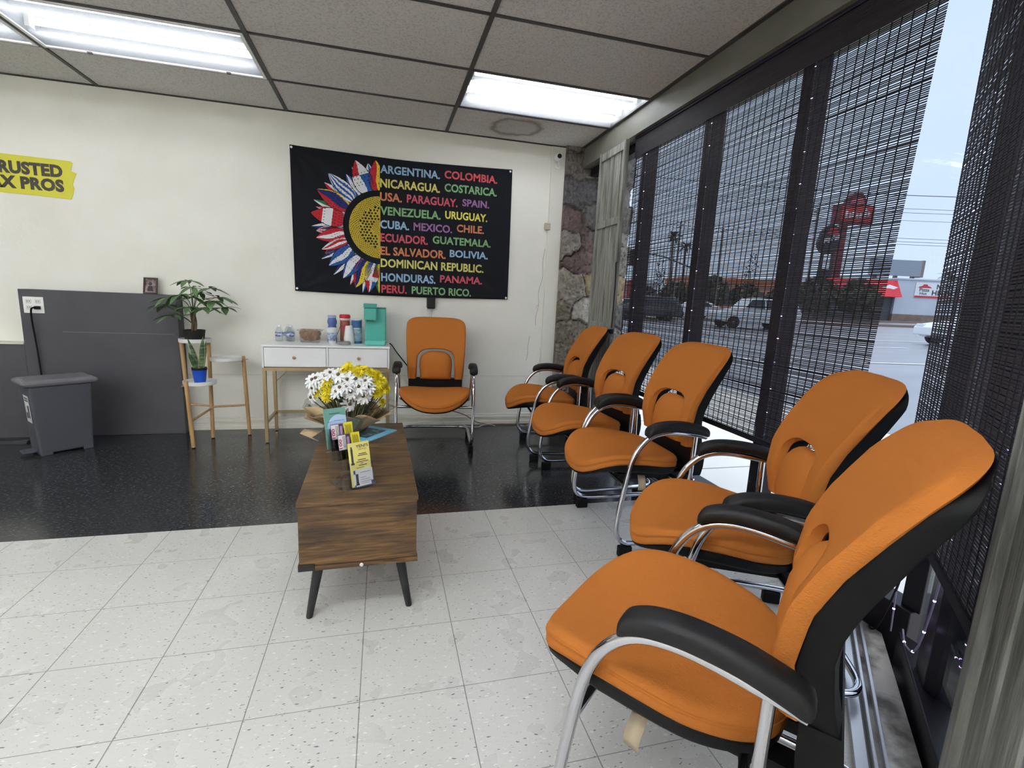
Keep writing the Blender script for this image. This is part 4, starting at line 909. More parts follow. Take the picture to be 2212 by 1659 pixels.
# ------------------------------------------------------------------ console table
lac = mat('white_lacquer', (241, 241, 240), .28); lac2 = mat('white_drawer', (240, 240, 239), .3); brass = mat('brushed_gold', (168, 146, 108), .35, metal=.6)
TX0, TX1, TY0, TY1 = .418, 1.335, 1.705, 2.085
t = thing('console_table', 'white two-drawer console table with thin gold legs against the back wall', 'console table', ((TX0 + TX1) / 2, (TY0 + TY1) / 2, 0)); O = t.location.copy()
def ob(b, x0, x1, y0, y1, z0, z1): b.box(x0 - O.x, x1 - O.x, y0 - O.y, y1 - O.y, z0 - O.z, z1 - O.z)
b = MB(); ob(b, TX0, TX1, TY0, TY1, .735, .750); b.build('tabletop', lac, t, bevel=.002)
b = MB(); ob(b, TX0 + .004, TX0 + .016, TY0 + .004, TY1, .580, .735); ob(b, TX1 - .016, TX1 - .004, TY0 + .004, TY1, .580, .735); ob(b, TX0 + .016, TX1 - .016, TY1 - .012, TY1, .58, .735); ob(b, TX0 + .016, TX1 - .016, TY0 + .03, TY1 - .012, .58, .59); ob(b, .868, .882, TY0 + .004, TY1 - .02, .59, .735)
b.build('case', lac, t)
for x0, x1, kx in ((TX0 + .019, .865, .643), (.885, TX1 - .019, 1.102)):
    b = MB(); ob(b, x0, x1, TY0 + .006, TY0 + .024, .588, .731); ob(b, x0 + .006, x1 - .006, TY0 + .024, TY1 - .03, .594, .70); d = b.build('drawer', lac2, t)
    b = MB(); b.lathe([(.004, 0), (.004, .008), (.0105, .011), (.0115, .016), (.010, .019), (0, .020)], (kx - O.x, TY0 + .006 - O.y, .657), 18, axis='y'); b.build('knob', mat('knob_gold', (176, 136, 96), .35, metal=.4), d)
lw = .024
for x, y in ((TX0 + .004, TY0 + .004), (TX1 - lw - .004, TY0 + .004), (TX0 + .004, TY1 - lw - .004), (TX1 - lw - .004, TY1 - lw - .004)):
    b = MB(); ob(b, x, x + lw, y, y + lw, .006, .556); lg = b.build('leg', brass, t, bevel=.0015)
    b = MB(); ob(b, x + .004, x + lw - .004, y + .004, y + lw - .004, 0, .007); b.build('foot_pad', blk, lg)
b = MB(); ob(b, TX0 + .004, TX1 - .004, TY0 + .004, TY0 + .004 + lw, .556, .580); ob(b, TX0 + .004, TX1 - .004, TY1 - lw - .004, TY1 - .004, .556, .580); ob(b, TX0 + .004, TX0 + .028, TY0 + .028, TY1 - .028, .556, .58); ob(b, TX1 - .028, TX1 - .004, TY0 + .028, TY1 - .028, .556, .58); b.build('top_frame', brass, t)
for x in (TX0 + .006, TX1 - .026):
    b = MB(); ob(b, x, x + .02, TY0 + .028, TY1 - .028, .150, .170); b.build('side_rail', brass, t)
b = MB(); ob(b, TX0 + .028, TX1 - .028, TY1 - .026, TY1 - .006, .150, .170); b.build('back_rail', brass, t)
b = MB(); b.tube([(TX0 + .03 - O.x, TY1 - .016 - O.y, .42), (TX0 + .16 - O.x, TY1 - .016 - O.y, .556)], .004, 6); b.build('brace', brass, t)
b = MB(); b.tube(smooth_path([(1.275, 2.02, .758), (1.345, 2.10, .735), (1.40, 2.11, .66), (1.52, 2.12, .50), (1.64, 2.13, .30), (1.69, 2.135, .235)], 6), .0045, 7); tag(b.build('appliance_cable', blk), 'black cord slanting from the coffee maker down behind the wall chair', 'cord')

TZ = .7505
# water bottles
clear = thin_clear('clear_plastic', (238, 243, 246), .06, .05)
def bottle(loc, label, first=None):
    if first: return dup(first, loc, .6, label)
    t = thing('water_bottle', label, 'water bottle', loc, 0, 'small water bottles')
    b = MB(); b.lathe([(.0, .004), (.022, .0), (.030, .004), (.031, .014), (.029, .022), (.031, .03), (.029, .038), (.031, .046), (.031, .074), (.028, .084), (.018, .104), (.0125, .114), (.0125, .120)], n=20); b.build('body', clear, t)
    b = MB(); b.lathe([(.0314, .040), (.0314, .066)], n=20, cap=False); b.lathe([(.0316, .0655), (.0316, .070)], n=20, cap=False); b.build('label', mat('bottle_label', (86, 88, 162), .4, vary=((206, 214, 228), 30, .45, .55), stretch=(1, 1, 2)), t, solid=.0003)
    b = MB(); b.lathe([(.0135, .114), (.0138, .128), (.0125, .130), (0, .130)], n=18); b.build('cap', mat('cap_white', (230, 232, 236), .4), t)
    return t
b1 = bottle((.497, 1.975, TZ), 'small clear water bottle at the left end of the console table')
bottle((.578, 1.975, TZ), 'small water bottle in front of another, beside the cookie tub', b1); bottle((.553, 2.033, TZ), 'small water bottle half hidden behind the other two', b1)
# cookie tub and its cookies
t = thing('cookie_tub', 'clear lidded plastic tub full of brown cookies on the console table', 'food tub', (.728, 1.955, TZ)); TB = t.location.copy()
def rrect(w, d, r, n=5):
    P = []
    for cx, cy, a0 in ((w - r, d - r, 0), (-w + r, d - r, PI / 2), (-w + r, -d + r, PI), (w - r, -d + r, 1.5 * PI)):
        for k in range(n + 1): a = a0 + PI / 2 * k / n; P.append((cx + r * math.cos(a), cy + r * math.sin(a)))
    return P
def shell(b, levels, cap0=True, cap1=False):
    rs_ = [[(x, y, z) for x, y in rrect(w, d, r)] for w, d, r, z in levels]; n = len(rs_[0]); o = [p for q in rs_ for p in q]; fs = []
    for i in range(len(rs_) - 1):
        for j in range(n): fs.append((i * n + j, i * n + (j + 1) % n, (i + 1) * n + (j + 1) % n, (i + 1) * n + j))
    if cap0: fs.append(tuple(range(n - 1, -1, -1)))
    if cap1: fs.append(tuple((len(rs_) - 1) * n + j for j in range(n)))
    b.add(o, fs, 0, True)
b = MB(); shell(b, [(.066, .05, .018, .001), (.070, .053, .018, .006), (.080, .060, .018, .094)]); b.build('tub', clear, t)
b = MB(); shell(b, [(.080, .060, .018, .093), (.092, .070, .02, .094), (.092, .070, .02, .100), (.078, .058, .018, .101), (.076, .056, .018, .097)], False, True); b.build('lid', thin_clear('lid_plastic_clear', (228, 226, 222), .16, .2), t)
ck_m = mat('cookie_brown', (176, 134, 98), .8, bump=(90, .5, .004), vary=((150, 108, 76), 20, .35, .7))
rs = random.Random(2); ck = None
cpos = [(-.045, -.036, .045, 1.1), (-.036, -.038, .05, .8), (-.018, -.040, .048, .5), (-.028, -.034, .018, 1.4), (.0, -.038, .022, .3), (.018, -.038, .06, .1), (.03, -.036, .025, -.4), (.045, -.036, .05, -.8), (.050, -.03, .022, -1.2), (-.05, .0, .03, 1.2), (-.02, .0, .04, .6), (.01, .0, .03, .2), (.04, .0, .045, -.6), (-.04, .03, .03, .9), (0, .03, .04, .3), (.035, .03, .03, -.4), (.012, -.042, .014, 1.5), (-.006, -.042, .062, .15), (.058, -.02, .06, -1.0), (-.056, -.02, .065, 1.0)]
for k, (x, y, z, a) in enumerate(cpos):
    if ck is None:
        b = MB(); b.lathe([(0, -.005), (.020, -.005), (.0235, -.002), (.0235, .002), (.020, .005), (0, .006)], n=16, axis='y'); ck = b.build('cookie', ck_m); c = ck; tag(c, 'brown round cookie inside the clear tub', 'cookie', 'cookies in the clear tub')
    else: c = ck.copy(); COL.objects.link(c)
    c.location = (TB.x + x * .92, TB.y + y * .95, TZ + .010 + z * .9 + .012); c.rotation_euler = (rs.uniform(-.5, .5) - .25, a, rs.uniform(-.4, .4)); c.scale = (1.0, 1.0, 1.25)
# bottle of creamer, red-lidded jar, blue canister
def turned(name, label, cat, loc, parts, n=28):
    t = thing(name, label, cat, loc)
    for pn, prof, m in parts:
        b = MB(); b.lathe(prof, n=n); b.build(pn, m, t)
    return t
turned('creamer_bottle', 'blue creamer bottle with pale cap behind the blue paper cups', 'bottle', (.888, 1.985, TZ), [('body', [(0, 0), (.034, 0), (.036, .004), (.036, .115), (.031, .128), (.030, .140), (.036, .152), (.037, .172), (.030, .192), (.030, .198)], mat('creamer_blue', (92, 112, 172), .35)), ('label', [(.0364, .03), (.0364, .11)], mat('creamer_label', (206, 208, 214), .4)), ('cap', [(.032, .196), (.033, .214), (.030, .216), (0, .216)], mat('cap_pale', (168, 186, 212), .4))])
turned('snack_jar', 'tall clear jar of red-brown powder with a red lid', 'jar', (.985, 1.995, TZ), [('body', [(0, .002), (.037, 0), (.038, .004), (.038, .18)], mat('jar_powder', (166, 108, 92), .3, vary=((180, 62, 62), 6, .45, .6), stretch=(1, 1, 3))), ('collar', [(.040, .180), (.041, .197)], mat('collar_clear', (216, 206, 204), .3)), ('lid', [(.041, .196), (.043, .200), (.043, .216), (.037, .226), (0, .228)], mat('lid_red', (196, 44, 54), .35))])
turned('blue_canister', 'blue cylindrical canister with white rim beside the teal coffee maker', 'canister', (1.078, 1.955, TZ), [('body', [(0, 0), (.039, 0), (.040, .003), (.040, .186)], mat('canister_blue', (72, 108, 158), .35)), ('label', [(.0404, .02), (.0404, .125)], mat('canister_label', (136, 168, 190), .4, vary=((206, 216, 214), 16, .45, .6), stretch=(1, 1, 2.4))), ('rim', [(.0405, .184), (.041, .192), (.037, .193), (.036, .188), (0, .188)], mat('rim_white', (224, 228, 228), .35))])
# paper cups, nested in two stacks
cup_blue = mat('cup_pattern_blue', (132, 152, 182), .6, vary=((190, 200, 214), 60, .42, .6)); cup_white = mat('cup_white', (232, 232, 230), .5)
def cup(label, grp, loc, band, flip=False, src=None):
    if src: c = dup(src, loc, src.rotation_euler.z + .7, label, grp); c.rotation_euler.x = src.rotation_euler.x; return c
    t = thing('paper_cup', label, 'paper cup', loc, 0, grp)
    b = MB(); b.lathe([(0, .004), (.026, .004), (.026, 0), (.0275, 0), (.040, .100), (.0415, .102), (.0415, .105), (.039, .105), (.0265, .008), (0, .008)], n=28); b.build('body', cup_white, t)
    b = MB(); b.lathe([(.0305, .022), (.0385, .086)] if band else [(.0335, .05), (.0365, .074)], n=28, cap=False); b.build('printed_band', cup_blue if band else mat('cup_print', (214, 216, 216), .5, vary=((120, 126, 136), 40, .56, .6)), t, solid=.0004)
    if flip: t.rotation_euler = (PI, 0, 0)
    return t
c0 = cup('lowest blue-banded paper cup of the upright stack', 'upright blue paper cups', (.897, 1.885, TZ), True)
cup('middle blue-banded paper cup of the upright stack', 'upright blue paper cups', (.897, 1.885, TZ + .009), True, False, c0); cup('topmost blue-banded paper cup of the upright stack', 'upright blue paper cups', (.897, 1.885, TZ + .018), True, False, c0)
c1 = cup('lowest white paper cup of the upside-down stack', 'upside-down white paper cups', (1.022, 1.905, TZ + .105), False, True)
for k, nm in enumerate(('second white paper cup from the bottom of the upside-down stack', 'third white paper cup from the bottom of the upside-down stack', 'topmost white paper cup of the upside-down stack')):
    cup(nm, 'upside-down white paper cups', (1.022, 1.905, TZ + .105 + .012 * (k + 1)), False, True, c1)
b = MB(); b.tube([(.925, 1.888, TZ + .045), (.968, 1.905, TZ + .165)], .0022, 6); tag(b.build('stir_stick', mat('stick_black', (30, 28, 28), .5)), 'black stir stick leaning out of the blue paper cups', 'stir stick')
b = MB(); b.lathe([(0, 0), (.043, 0), (.046, .003), (.045, .020), (.041, .024), (.030, .0245), (.029, .022), (0, .022)], (.993, 1.815, TZ), 32); tag(b.build('round_tin_lid', mat('lid_gray', (136, 136, 134), .5)), 'round gray lid lying flat at the front of the console table', 'lid')
# coffee maker
teal = mat('teal_plastic', (86, 186, 170), .35); teal2 = mat('teal_plastic_dark', (70, 164, 152), .35)
t = thing('coffee_maker', 'teal single-serve coffee maker at the right end of the console table', 'coffee maker', (1.222, 1.90, TZ))
b = MB(); b.box(-.078, .085, -.035, .125, .0, .290); b.build('body', teal, t, bevel=.012, seg=3)
b = MB(); b.box(-.080, .082, -.125, -.0, 0, .040); b.build('drip_tray', mat('teal_plastic_light', (104, 200, 184), .35), t, bevel=.012, seg=3)
b = MB(); b.box(-.082, .012, -.11, .03, .195, .290); b.build('brew_head', teal, t, bevel=.008, seg=3)
b = MB(); b.box(-.085, .014, -.113, .05, .292, .322); b.box(-.055, .005, -.114, -.11, .300, .312); b.build('lid', teal2, t, bevel=.006, seg=2)
b = MB(); b.box(-.06, -.01, -.09, -.03, .188, .196); b.build('spout', mat('spout_dark', (40, 70, 68), .4), t)
b = MB(); b.box(.016, .087, -.037, .126, .289, .294); b.build('tank_lid', teal2, t, bevel=.002)

# ------------------------------------------------------------------ coffee table
def rustic():
    m = bpy.data.materials.new('rustic_wood'); m.use_nodes = True; nt = m.node_tree; bs = nt.nodes['Principled BSDF']; N = nt.nodes.new; L = nt.links.new
    tc = N('ShaderNodeTexCoord')
    def noise(st, sc, det, dist=0.):
        mp = N('ShaderNodeMapping'); mp.inputs['Scale'].default_value = st; L(tc.outputs['Object'], mp.inputs[0]); n = N('ShaderNodeTexNoise'); n.inputs['Scale'].default_value = sc; n.inputs['Detail'].default_value = det; n.inputs['Distortion'].default_value = dist; L(mp.outputs[0], n.inputs[0]); return n.outputs[0]
    g = noise((1, 6, 14), 5, 8, 1.2); r = N('ShaderNodeValToRGB'); e = r.color_ramp.elements
    e[0].position = .32; e[0].color = (*lin((62, 45, 30)), 1); e[1].position = .70; e[1].color = (*lin((130, 98, 60)), 1); k = e.new(.5); k.color = (*lin((96, 71, 43)), 1); L(g, r.inputs[0])
    p = noise((1.2, 2.6, 3.4), 3.2, 4); rp2 = N('ShaderNodeValToRGB'); rp2.color_ramp.elements[0].position = .50; rp2.color_ramp.elements[1].position = .70; L(p, rp2.inputs[0])
    fm = N('ShaderNodeMath'); fm.operation = 'MULTIPLY'; fm.inputs[1].default_value = .72; L(rp2.outputs[0], fm.inputs[0])
    mx = N('ShaderNodeMix'); mx.data_type = 'RGBA'; L(fm.outputs[0], mx.inputs[0]); L(r.outputs[0], mx.inputs[6]); mx.inputs[7].default_value = (*lin((50, 40, 31)), 1)
    li = noise((1, 9, 60), 4, 3, .8); rl = N('ShaderNodeValToRGB'); rl.color_ramp.elements[0].position = .60; rl.color_ramp.elements[1].position = .66; L(li, rl.inputs[0]); fl_ = N('ShaderNodeMath'); fl_.operation = 'MULTIPLY'; fl_.inputs[1].default_value = .45; L(rl.outputs[0], fl_.inputs[0])
    mx2 = N('ShaderNodeMix'); mx2.data_type = 'RGBA'; L(fl_.outputs[0], mx2.inputs[0]); L(mx.outputs[2], mx2.inputs[6]); mx2.inputs[7].default_value = (*lin((46, 33, 24)), 1)
    L(mx2.outputs[2], bs.inputs['Base Color']); bs.inputs['Roughness'].default_value = .45
    return m
rus = rustic(); legm = mat('black_table_leg', (40, 40, 42), .45)
CX0, CX1, CY0, CY1, CT = .992, 1.398, -.532, .492, .460
t = thing('coffee_table', 'rustic brown wood coffee table on four splayed black legs', 'coffee table', ((CX0 + CX1) / 2, (CY0 + CY1) / 2, 0), math.radians(1.0)); O = t.location.copy()
def cb(b, x0, x1, y0, y1, z0, z1): b.box(x0 - O.x, x1 - O.x, y0 - O.y, y1 - O.y, z0, z1)
b = MB(); cb(b, CX0, CX1, CY0 + .21, CY1, CT - .018, CT); b.build('lift_top', rus, t, bevel=.0015)
b = MB(); cb(b, CX0, CX1, CY0, CY0 + .2085, CT - .018, CT); b.build('front_top', rus, t, bevel=.0015)
b = MB(); cb(b, CX0 + .004, CX1 - .004, CY0 + .005, CY0 + .022, .224, CT - .0195); cb(b, CX0 + .004, CX1 - .004, CY1 - .022, CY1 - .005, .224, CT - .0195); cb(b, CX0 + .004, CX0 + .02, CY0 + .022, CY1 - .022, .224, CT - .0195); cb(b, CX1 - .02, CX1 - .004, CY0 + .022, CY1 - .022, .224, CT - .0195)
b.build('body', rus, t)
b = MB(); cb(b, CX0 + .055, CX1 - .0, CY0 + .001, CY1 - .001, .206, .223); b.build('bottom_board', rus, t)
b = MB(); cb(b, CX0, CX0 + .0545, CY0 - .001, CY1 - .001, .2065, .230); b.build('bottom_rail', mat('dark_rail', (44, 40, 37), .5), t, bevel=.002)
b = MB(); b.lathe([(0, .0), (.006, .001), (.007, .004), (.005, .006)], (1.202 - O.x, CY0 - .002 - O.y, .216), 14, axis='y'); b.build('screw_cap', mat('pin_white', (235, 235, 235), .3), t)
for sx_ in (-1, 1):
    for sy_ in (-1, 1):
        top = Vector((sx_ * .140, sy_ * .43, .206)); bot = Vector((sx_ * .176, sy_ * .466, 0)); b = MB()
        b.tube([bot, bot + Vector((0, 0, .004)), bot.lerp(top, .5), top], [.011, .012, .0155, .0195], 16); b.build('leg', legm, t)

# bouquet: wrapped chrysanthemums standing on the coffee table
t = thing('flower_bouquet', 'bouquet of white and yellow daisies wrapped in brown paper on the coffee table', 'bouquet', (1.12, .33, CT)); O = t.location.copy()
kraft = mat('kraft_paper', (176, 152, 116), .75, bump=(30, .2, .004))
def wrap(name, m, lo, hi, z0, z1, waves, a0=0., a1=2 * PI, seed=0, jag=0.):
    rs = random.Random(seed); b = MB(); P = []; n = 44
    jj = [rs.uniform(-1, 1) for _ in range(n + 1)]; jj = [jj[i] * .4 + jj[i - 1] * .3 + jj[i - 2] * .3 for i in range(n + 1)]
    for i in range(11):
        u = i / 10; row = []
        for j in range(n + 1):
            a = a0 + (a1 - a0) * j / n; r = lo + (hi - lo) * u ** 1.3; r *= 1 + .10 * u * math.sin(a * waves + seed) + .05 * u * math.sin(a * 11 + 2 * seed); zt = z1 + jag * jj[j]
            row.append((r * math.cos(a) * 1.06, r * math.sin(a) * .9, z0 + (zt - z0) * u))
        P.append(row)
    b.grid(P); return b.build(name, m, t, solid=.0008, angle=25)
wrap('paper_wrap', kraft, .058, .185, .002, .108, 3, seed=3, jag=.03)
wrap('paper_wrap', kraft, .050, .150, .004, .135, 4, a0=-.6, a1=PI + .6, seed=7, jag=.03)
b = MB(); b.grid([[(-.115, -.13, .045), (-.20, -.10, .048)], [(-.16, -.15, .02), (-.215, -.135, .036)], [(-.125, -.16, .003), (-.135, -.155, .002)]], smooth=False); b.grid([[(-.17, -.03, .075), (-.215, -.04, .142)], [(-.10, -.10, .078), (-.135, -.10, .158)], [(-.03, -.14, .07), (-.03, -.15, .112)]]); b.build('paper_corner', kraft, t, solid=.0008)
wrap('clear_sleeve', thin_clear('cellophane', (246, 246, 244), .05, .12), .07, .205, .003, .145, 5, seed=1, jag=.05)
W = [(0.996, 0.239, 0.74), (0.956, 0.262, 0.7), (0.944, 0.296, 0.649), (1.04, 0.238, 0.782), (1.078, 0.221, 0.775), (0.973, 0.256, 0.751), (1.085, 0.205, 0.716), (1.135, 0.206, 0.692), (1.191, 0.224, 0.669), (1.127, 0.246, 0.624), (1.201, 0.215, 0.747), (1.157, 0.208, 0.757), (1.12, 0.205, 0.755), (1.172, 0.204, 0.72), (1.067, 0.212, 0.696), (0.956, 0.266, 0.742), (1.214, 0.217, 0.713), (1.116, 0.2, 0.721), (1.018, 0.237, 0.766), (1.06, .30, .77), (1.14, .32, .775), (1.0, .33, .735), (1.2, .33, .745), (1.1, .42, .75)]
Yw = [(1.118, 0.245, 0.809), (1.097, 0.232, 0.795), (1.156, 0.231, 0.793), (1.193, 0.247, 0.8), (1.225, 0.247, 0.786), (1.261, 0.252, 0.764), (1.279, 0.256, 0.745), (1.261, 0.239, 0.721), (1.307, 0.278, 0.697), (1.279, 0.255, 0.687), (1.261, 0.247, 0.678), (1.284, 0.308, 0.619), (1.03, 0.224, 0.745), (1.009, 0.23, 0.72), (1.027, 0.225, 0.698), (0.971, 0.256, 0.683), (1.02, 0.24, 0.665), (1.172, 0.227, 0.784), (1.24, .34, .76), (1.17, .38, .78), (1.28, .37, .70)]
pet_w = mat('white_petal', (228, 228, 226), .6); pet_y = mat('yellow_petal', (238, 220, 40), .6, vary=((224, 200, 24), 60, .4, .7)); eye_m = mat('flower_eye', (112, 92, 62), .8, bump=(300, .6, .004)); eye_y = mat('flower_eye_yellow', (204, 186, 40), .8)
def flower(kind, R):
    m = pet_w if kind == 'w' else pet_y; b = MB(); rs = random.Random(5)
    rows = [(12, 1.0, -.10), (9, .84, .16)] if kind == 'w' else [(15, 1.0, -.15), (13, .86, .2), (10, .64, .55), (7, .42, .9)]
    for n, f, lift in rows:
        for k in range(n):
            a = 2 * PI * (k + rs.uniform(-.15, .15)) / n + f * 3; L = R * f * rs.uniform(.92, 1.06); d = Vector((math.cos(a), math.sin(a), 0)); P = []
            for i in range(6):
                u = i / 5; w = R * (.175 if kind == 'w' else .13) * math.sin(PI * (.18 + .74 * u)) ** .7; c = d * (.10 * R + L * .92 * u) + Vector((0, 0, 1)) * (lift * L * u - (.22 * L * u * u if f > .7 else .1 * L * u * u)); s_ = Vector((-d.y, d.x, 0)); P.append([c - s_ * w, c - Vector((0, 0, .06 * R)), c + s_ * w])
            b.grid(P)
    o = b.build('white_daisy' if kind == 'w' else 'yellow_daisy', m, t, angle=80)
    b = MB(); q = R * (.19 if kind == 'w' else .15); b.lathe([(q, -.02 * R), (q, .09 * R), (q * .7, .17 * R), (0, .19 * R)], n=14); b.build('eye', eye_m if kind == 'w' else eye_y, o); return o
protoW = flower('w', .041); protoY = flower('y', .030); rs = random.Random(9)
def put(pr, q, first):
    if first: o = pr
    else:
        o = pr.copy(); COL.objects.link(o)
        for ch in pr.children: c = ch.copy(); COL.objects.link(c); c.parent = o
    p_ = Vector(q); dirn = (p_ - Vector((1.12, .40, .60))).normalized() + Vector((rs.uniform(-.7, .7), -.15 + rs.uniform(-.35, .35), rs.uniform(-.4, .6)))
    o.location = p_ - O; o.rotation_mode = 'QUATERNION'; o.rotation_quaternion = dirn.to_track_quat('Z', 'Y'); s_ = rs.uniform(.9, 1.12); o.scale = (s_, s_, s_)
for i, q in enumerate(W): put(protoW, q, i == 0)
for i, q in enumerate(Yw): put(protoY, q, i == 0)
b = MB()
for q in W + Yw:
    p_ = Vector(q) - O; b.tube(smooth_path([(p_.x * .12, p_.y * .12 + .0, .03), (p_.x * .45, p_.y * .4, .10), (p_.x * .85, p_.y * .85 + .01, p_.z * .8), (p_.x * .97, p_.y * .95 + .006, p_.z - .004)], 3), .0022, 5)
b.build('stem', mat('flower_stem', (70, 82, 56), .6), t)
b = MB(); rs = random.Random(3)
for k in range(26):
    a = rs.uniform(0, 2 * PI); r = rs.uniform(.03, .13); leaflet(b, (r * .6 * math.cos(a), r * .6 * math.sin(a), rs.uniform(.10, .21)), (math.cos(a), math.sin(a), rs.uniform(.2, 1.0)), (0, 0, 1), rs.uniform(.06, .10), .019, .3, 5)
leaflet(b, (1.11 - O.x, .235 - O.y, .30), (.9, -.2, .25), (0, -.6, 1), .07, .020, .2, 5)
b.build('foliage', mat('bouquet_leaf', (70, 92, 58), .55), t, angle=70)

# blue booklet
b = MB(); A, B2, C2 = Vector((1.352, .330, 0)), Vector((1.212, .140, 0)), Vector((1.178, .463, 0)); e1 = (B2 - A); e2 = (C2 - A); ctr = A + (e1 + e2) / 2
t = thing('booklet', 'light blue booklet with a dark picture lying on the coffee table', 'booklet', (ctr.x, ctr.y, CT), math.atan2(e1.y, e1.x)); L1, L2 = e1.length / 2, e2.length / 2
b.box(-L1, L1, -L2, L2, .0005, .005); b.build('pages', mat('booklet_blue', (120, 196, 228), .45), t)
b = MB(); b.box(-L1 * .66, L1 * .66, -L2 * .66, L2 * .66, .005, .0056); b.build('picture', mat('booklet_picture', (52, 74, 84), .45, vary=((120, 150, 160), 20, .5, .62)), t)
b = MB(); b.box(-L1 - .002, L1 + .002, -L2 - .002, L2 + .002, .0, .0005); b.build('cover', mat('booklet_back', (200, 190, 176), .5), t)

# brochure holder (clear, tiered) and what stands in it
acr = thin_clear('clear_acrylic', (251, 252, 253), .025, .03)
HO = Vector((1.2135, -.420, CT)); HR = math.radians(29)
t = thing('brochure_holder', 'clear tiered acrylic brochure holder on the front of the coffee table', 'brochure holder', tuple(HO), HR)
tiers = [(.0, .165, .095, 0.), (.040, .205, .150, -.012), (.068, .245, .190, -.022), (.098, .285, .225, -.034)]      # y of the pocket, back height, front height, sideways shift
b = MB(); hw = .046
b.box(-hw - .03, hw, -.008, .150, 0, .0025)
b.build('base', acr, t)
for k, (y, hb, hf, dx) in enumerate(tiers):
    b = MB(); z0 = .0025 if k == 0 else tiers[k][2] - .085
    b.box(dx - hw, dx + hw, y - .010, y - .0085, z0, hf); b.box(dx - hw, dx + hw, y + .012, y + .0135, z0, hb); b.box(dx - hw, dx - hw + .0015, y - .0085, y + .012, z0, hf); b.box(dx + hw - .0015, dx + hw, y - .0085, y + .012, z0, hf); b.box(dx - hw, dx + hw, y - .01, y + .0135, z0 - .0015, z0)
    b.build('pocket', acr, t)
b = MB(); b.add([(-hw - .034, -.0, .0025), (-hw - .034, .110, .0025), (-hw - .034, .112, .22), (-hw - .034, .075, .20), (-hw - .034, .03, .12)], [(0, 1, 2, 3, 4)]); b.build('side_panel', acr, t, solid=.0018)
LEAN = -.23
for ch in t.children:
    if ch.name.startswith('pocket'): ch.rotation_euler = (LEAN, 0, 0)
M_ = Matrix.Translation(HO) @ Matrix.Rotation(HR, 4, 'Z') @ Matrix.Rotation(LEAN, 4, 'X')
def paper(name, label, cat, tier, w, h, z, th, m, dx=0., lean=-.23, grp=None):
    y, _, _, sx_ = tiers[tier]; p = M_ @ Vector((sx_ + dx, y - .002, z)); o = thing(name, label, cat, tuple(p), HR, grp); o.rotation_euler = (lean, 0, HR)
    b = MB(); b.box(-w / 2, w / 2, 0, th, 0, h); b.build('sheet', m, o); return o
def lines(o, m, rects, name='printing', y=-.0006):
    b = MB()
    for x0, x1, z0, z1 in rects: b.add([(x0, y, z0), (x1, y, z0), (x1, y, z1), (x0, y, z1)], [(0, 1, 2, 3)])
    return b.build(name, m, o)
ink = mat('print_black', (44, 44, 40), .6); ink2 = mat('print_soft', (120, 120, 112), .6)
fy = paper('flyer', 'yellow flyer in the front pocket of the clear brochure holder', 'flyer', 0, .080, .160, .006, .006, mat('flyer_yellow', (230, 218, 128), .6))
text_obj('lettering', "YENI'S", ink, fy, (-.012, -.0007, .140), (1, 0, 0), (0, 0, 1), .048, .011, .015); text_obj('lettering', 'SERVICES', ink2, fy, (-.004, -.0007, .131), (1, 0, 0), (0, 0, 1), .032, .006)
lines(fy, ink, [(-.004, .026, .116, .1185), (-.008, .030, .110, .1125), (-.010, .022, .094, .0965), (-.016, .030, .087, .0895), (-.0, .010, .081, .083), (-.008, .024, .074, .0765), (-.018, .012, .066, .0675)])
lines(fy, mat('print_gray', (70, 70, 74), .6), [(-.034, -.026, .085, .138), (-.0365, -.0235, .080, .086), (-.033, -.0275, .138, .146)], 'statue')
bc = paper('business_card', 'white business card with blue corners in front of the yellow flyer', 'business card', 0, .074, .060, .006, .004, mat('card_white', (226, 226, 228), .5), .003); bc.location = tuple(M_ @ Vector((.003, -.0075, .006)))
lines(bc, ink2, [(-.012, .028, .049, .0505), (-.014, .010, .030, .0315), (-.014, .024, .022, .0235), (-.014, .028, .014, .0155), (-.012, .02, .008, .0092)])
lines(bc, mat('card_blue', (70, 84, 140), .5), [(-.037, -.030, .046, .060), (.028, .037, .0, .014), (-.037, -.031, 0, .006)], 'corner'); lines(bc, mat('print_gray', (70, 70, 74), .6), [(-.030, -.020, .006, .046), (-.032, -.018, .004, .010)], 'statue')
magenta = mat('print_magenta', (186, 62, 92), .5)
for tr, z, w1, w2 in ((1, .142, 'lower', ''), (2, .182, 'upper', '')):
    cd = paper('ticket_card', f'white and purple card printed with red figures in the {w1} card pocket', 'card', tr, .046, .058, z, .003, mat('card_purple', (84, 62, 92), .5), -.022)
    lines(cd, mat('card_white', (226, 226, 228), .5), [(-.023, .006, .002, .056)], 'white_panel', -.0004)
    x = text_obj('lettering', '100', magenta, cd, (-.010, -.0008, .006), (0, 0, 1), (-1, 0, 0), .036, .012, .03)
    lines(cd, ink2, [(-.006 + .003 * k, -.0045 + .003 * k, .008, .052) for k in range(4)] ); lines(cd, mat('card_pink', (190, 150, 180), .5), [(.010, .019, .010, .048)], 'pink_panel')
    ycd = paper('price_card', f'bright yellow printed card in the {w1} card pocket', 'card', tr, .033, .058, z + .002, .003, mat('card_yellow', (232, 214, 50), .5), .022)
    lines(ycd, mat('print_olive', (110, 100, 40), .6), [(-.012 + .004 * k, -.0102 + .004 * k, .008 + .004 * (k % 3), .050 - .003 * (k % 2)) for k in range(6)])
br = paper('brochure', 'teal brochure with pale oval and maroon stripes at the back of the holder', 'brochure', 3, .084, .150, .150, .004, mat('brochure_teal', (116, 166, 152), .5))
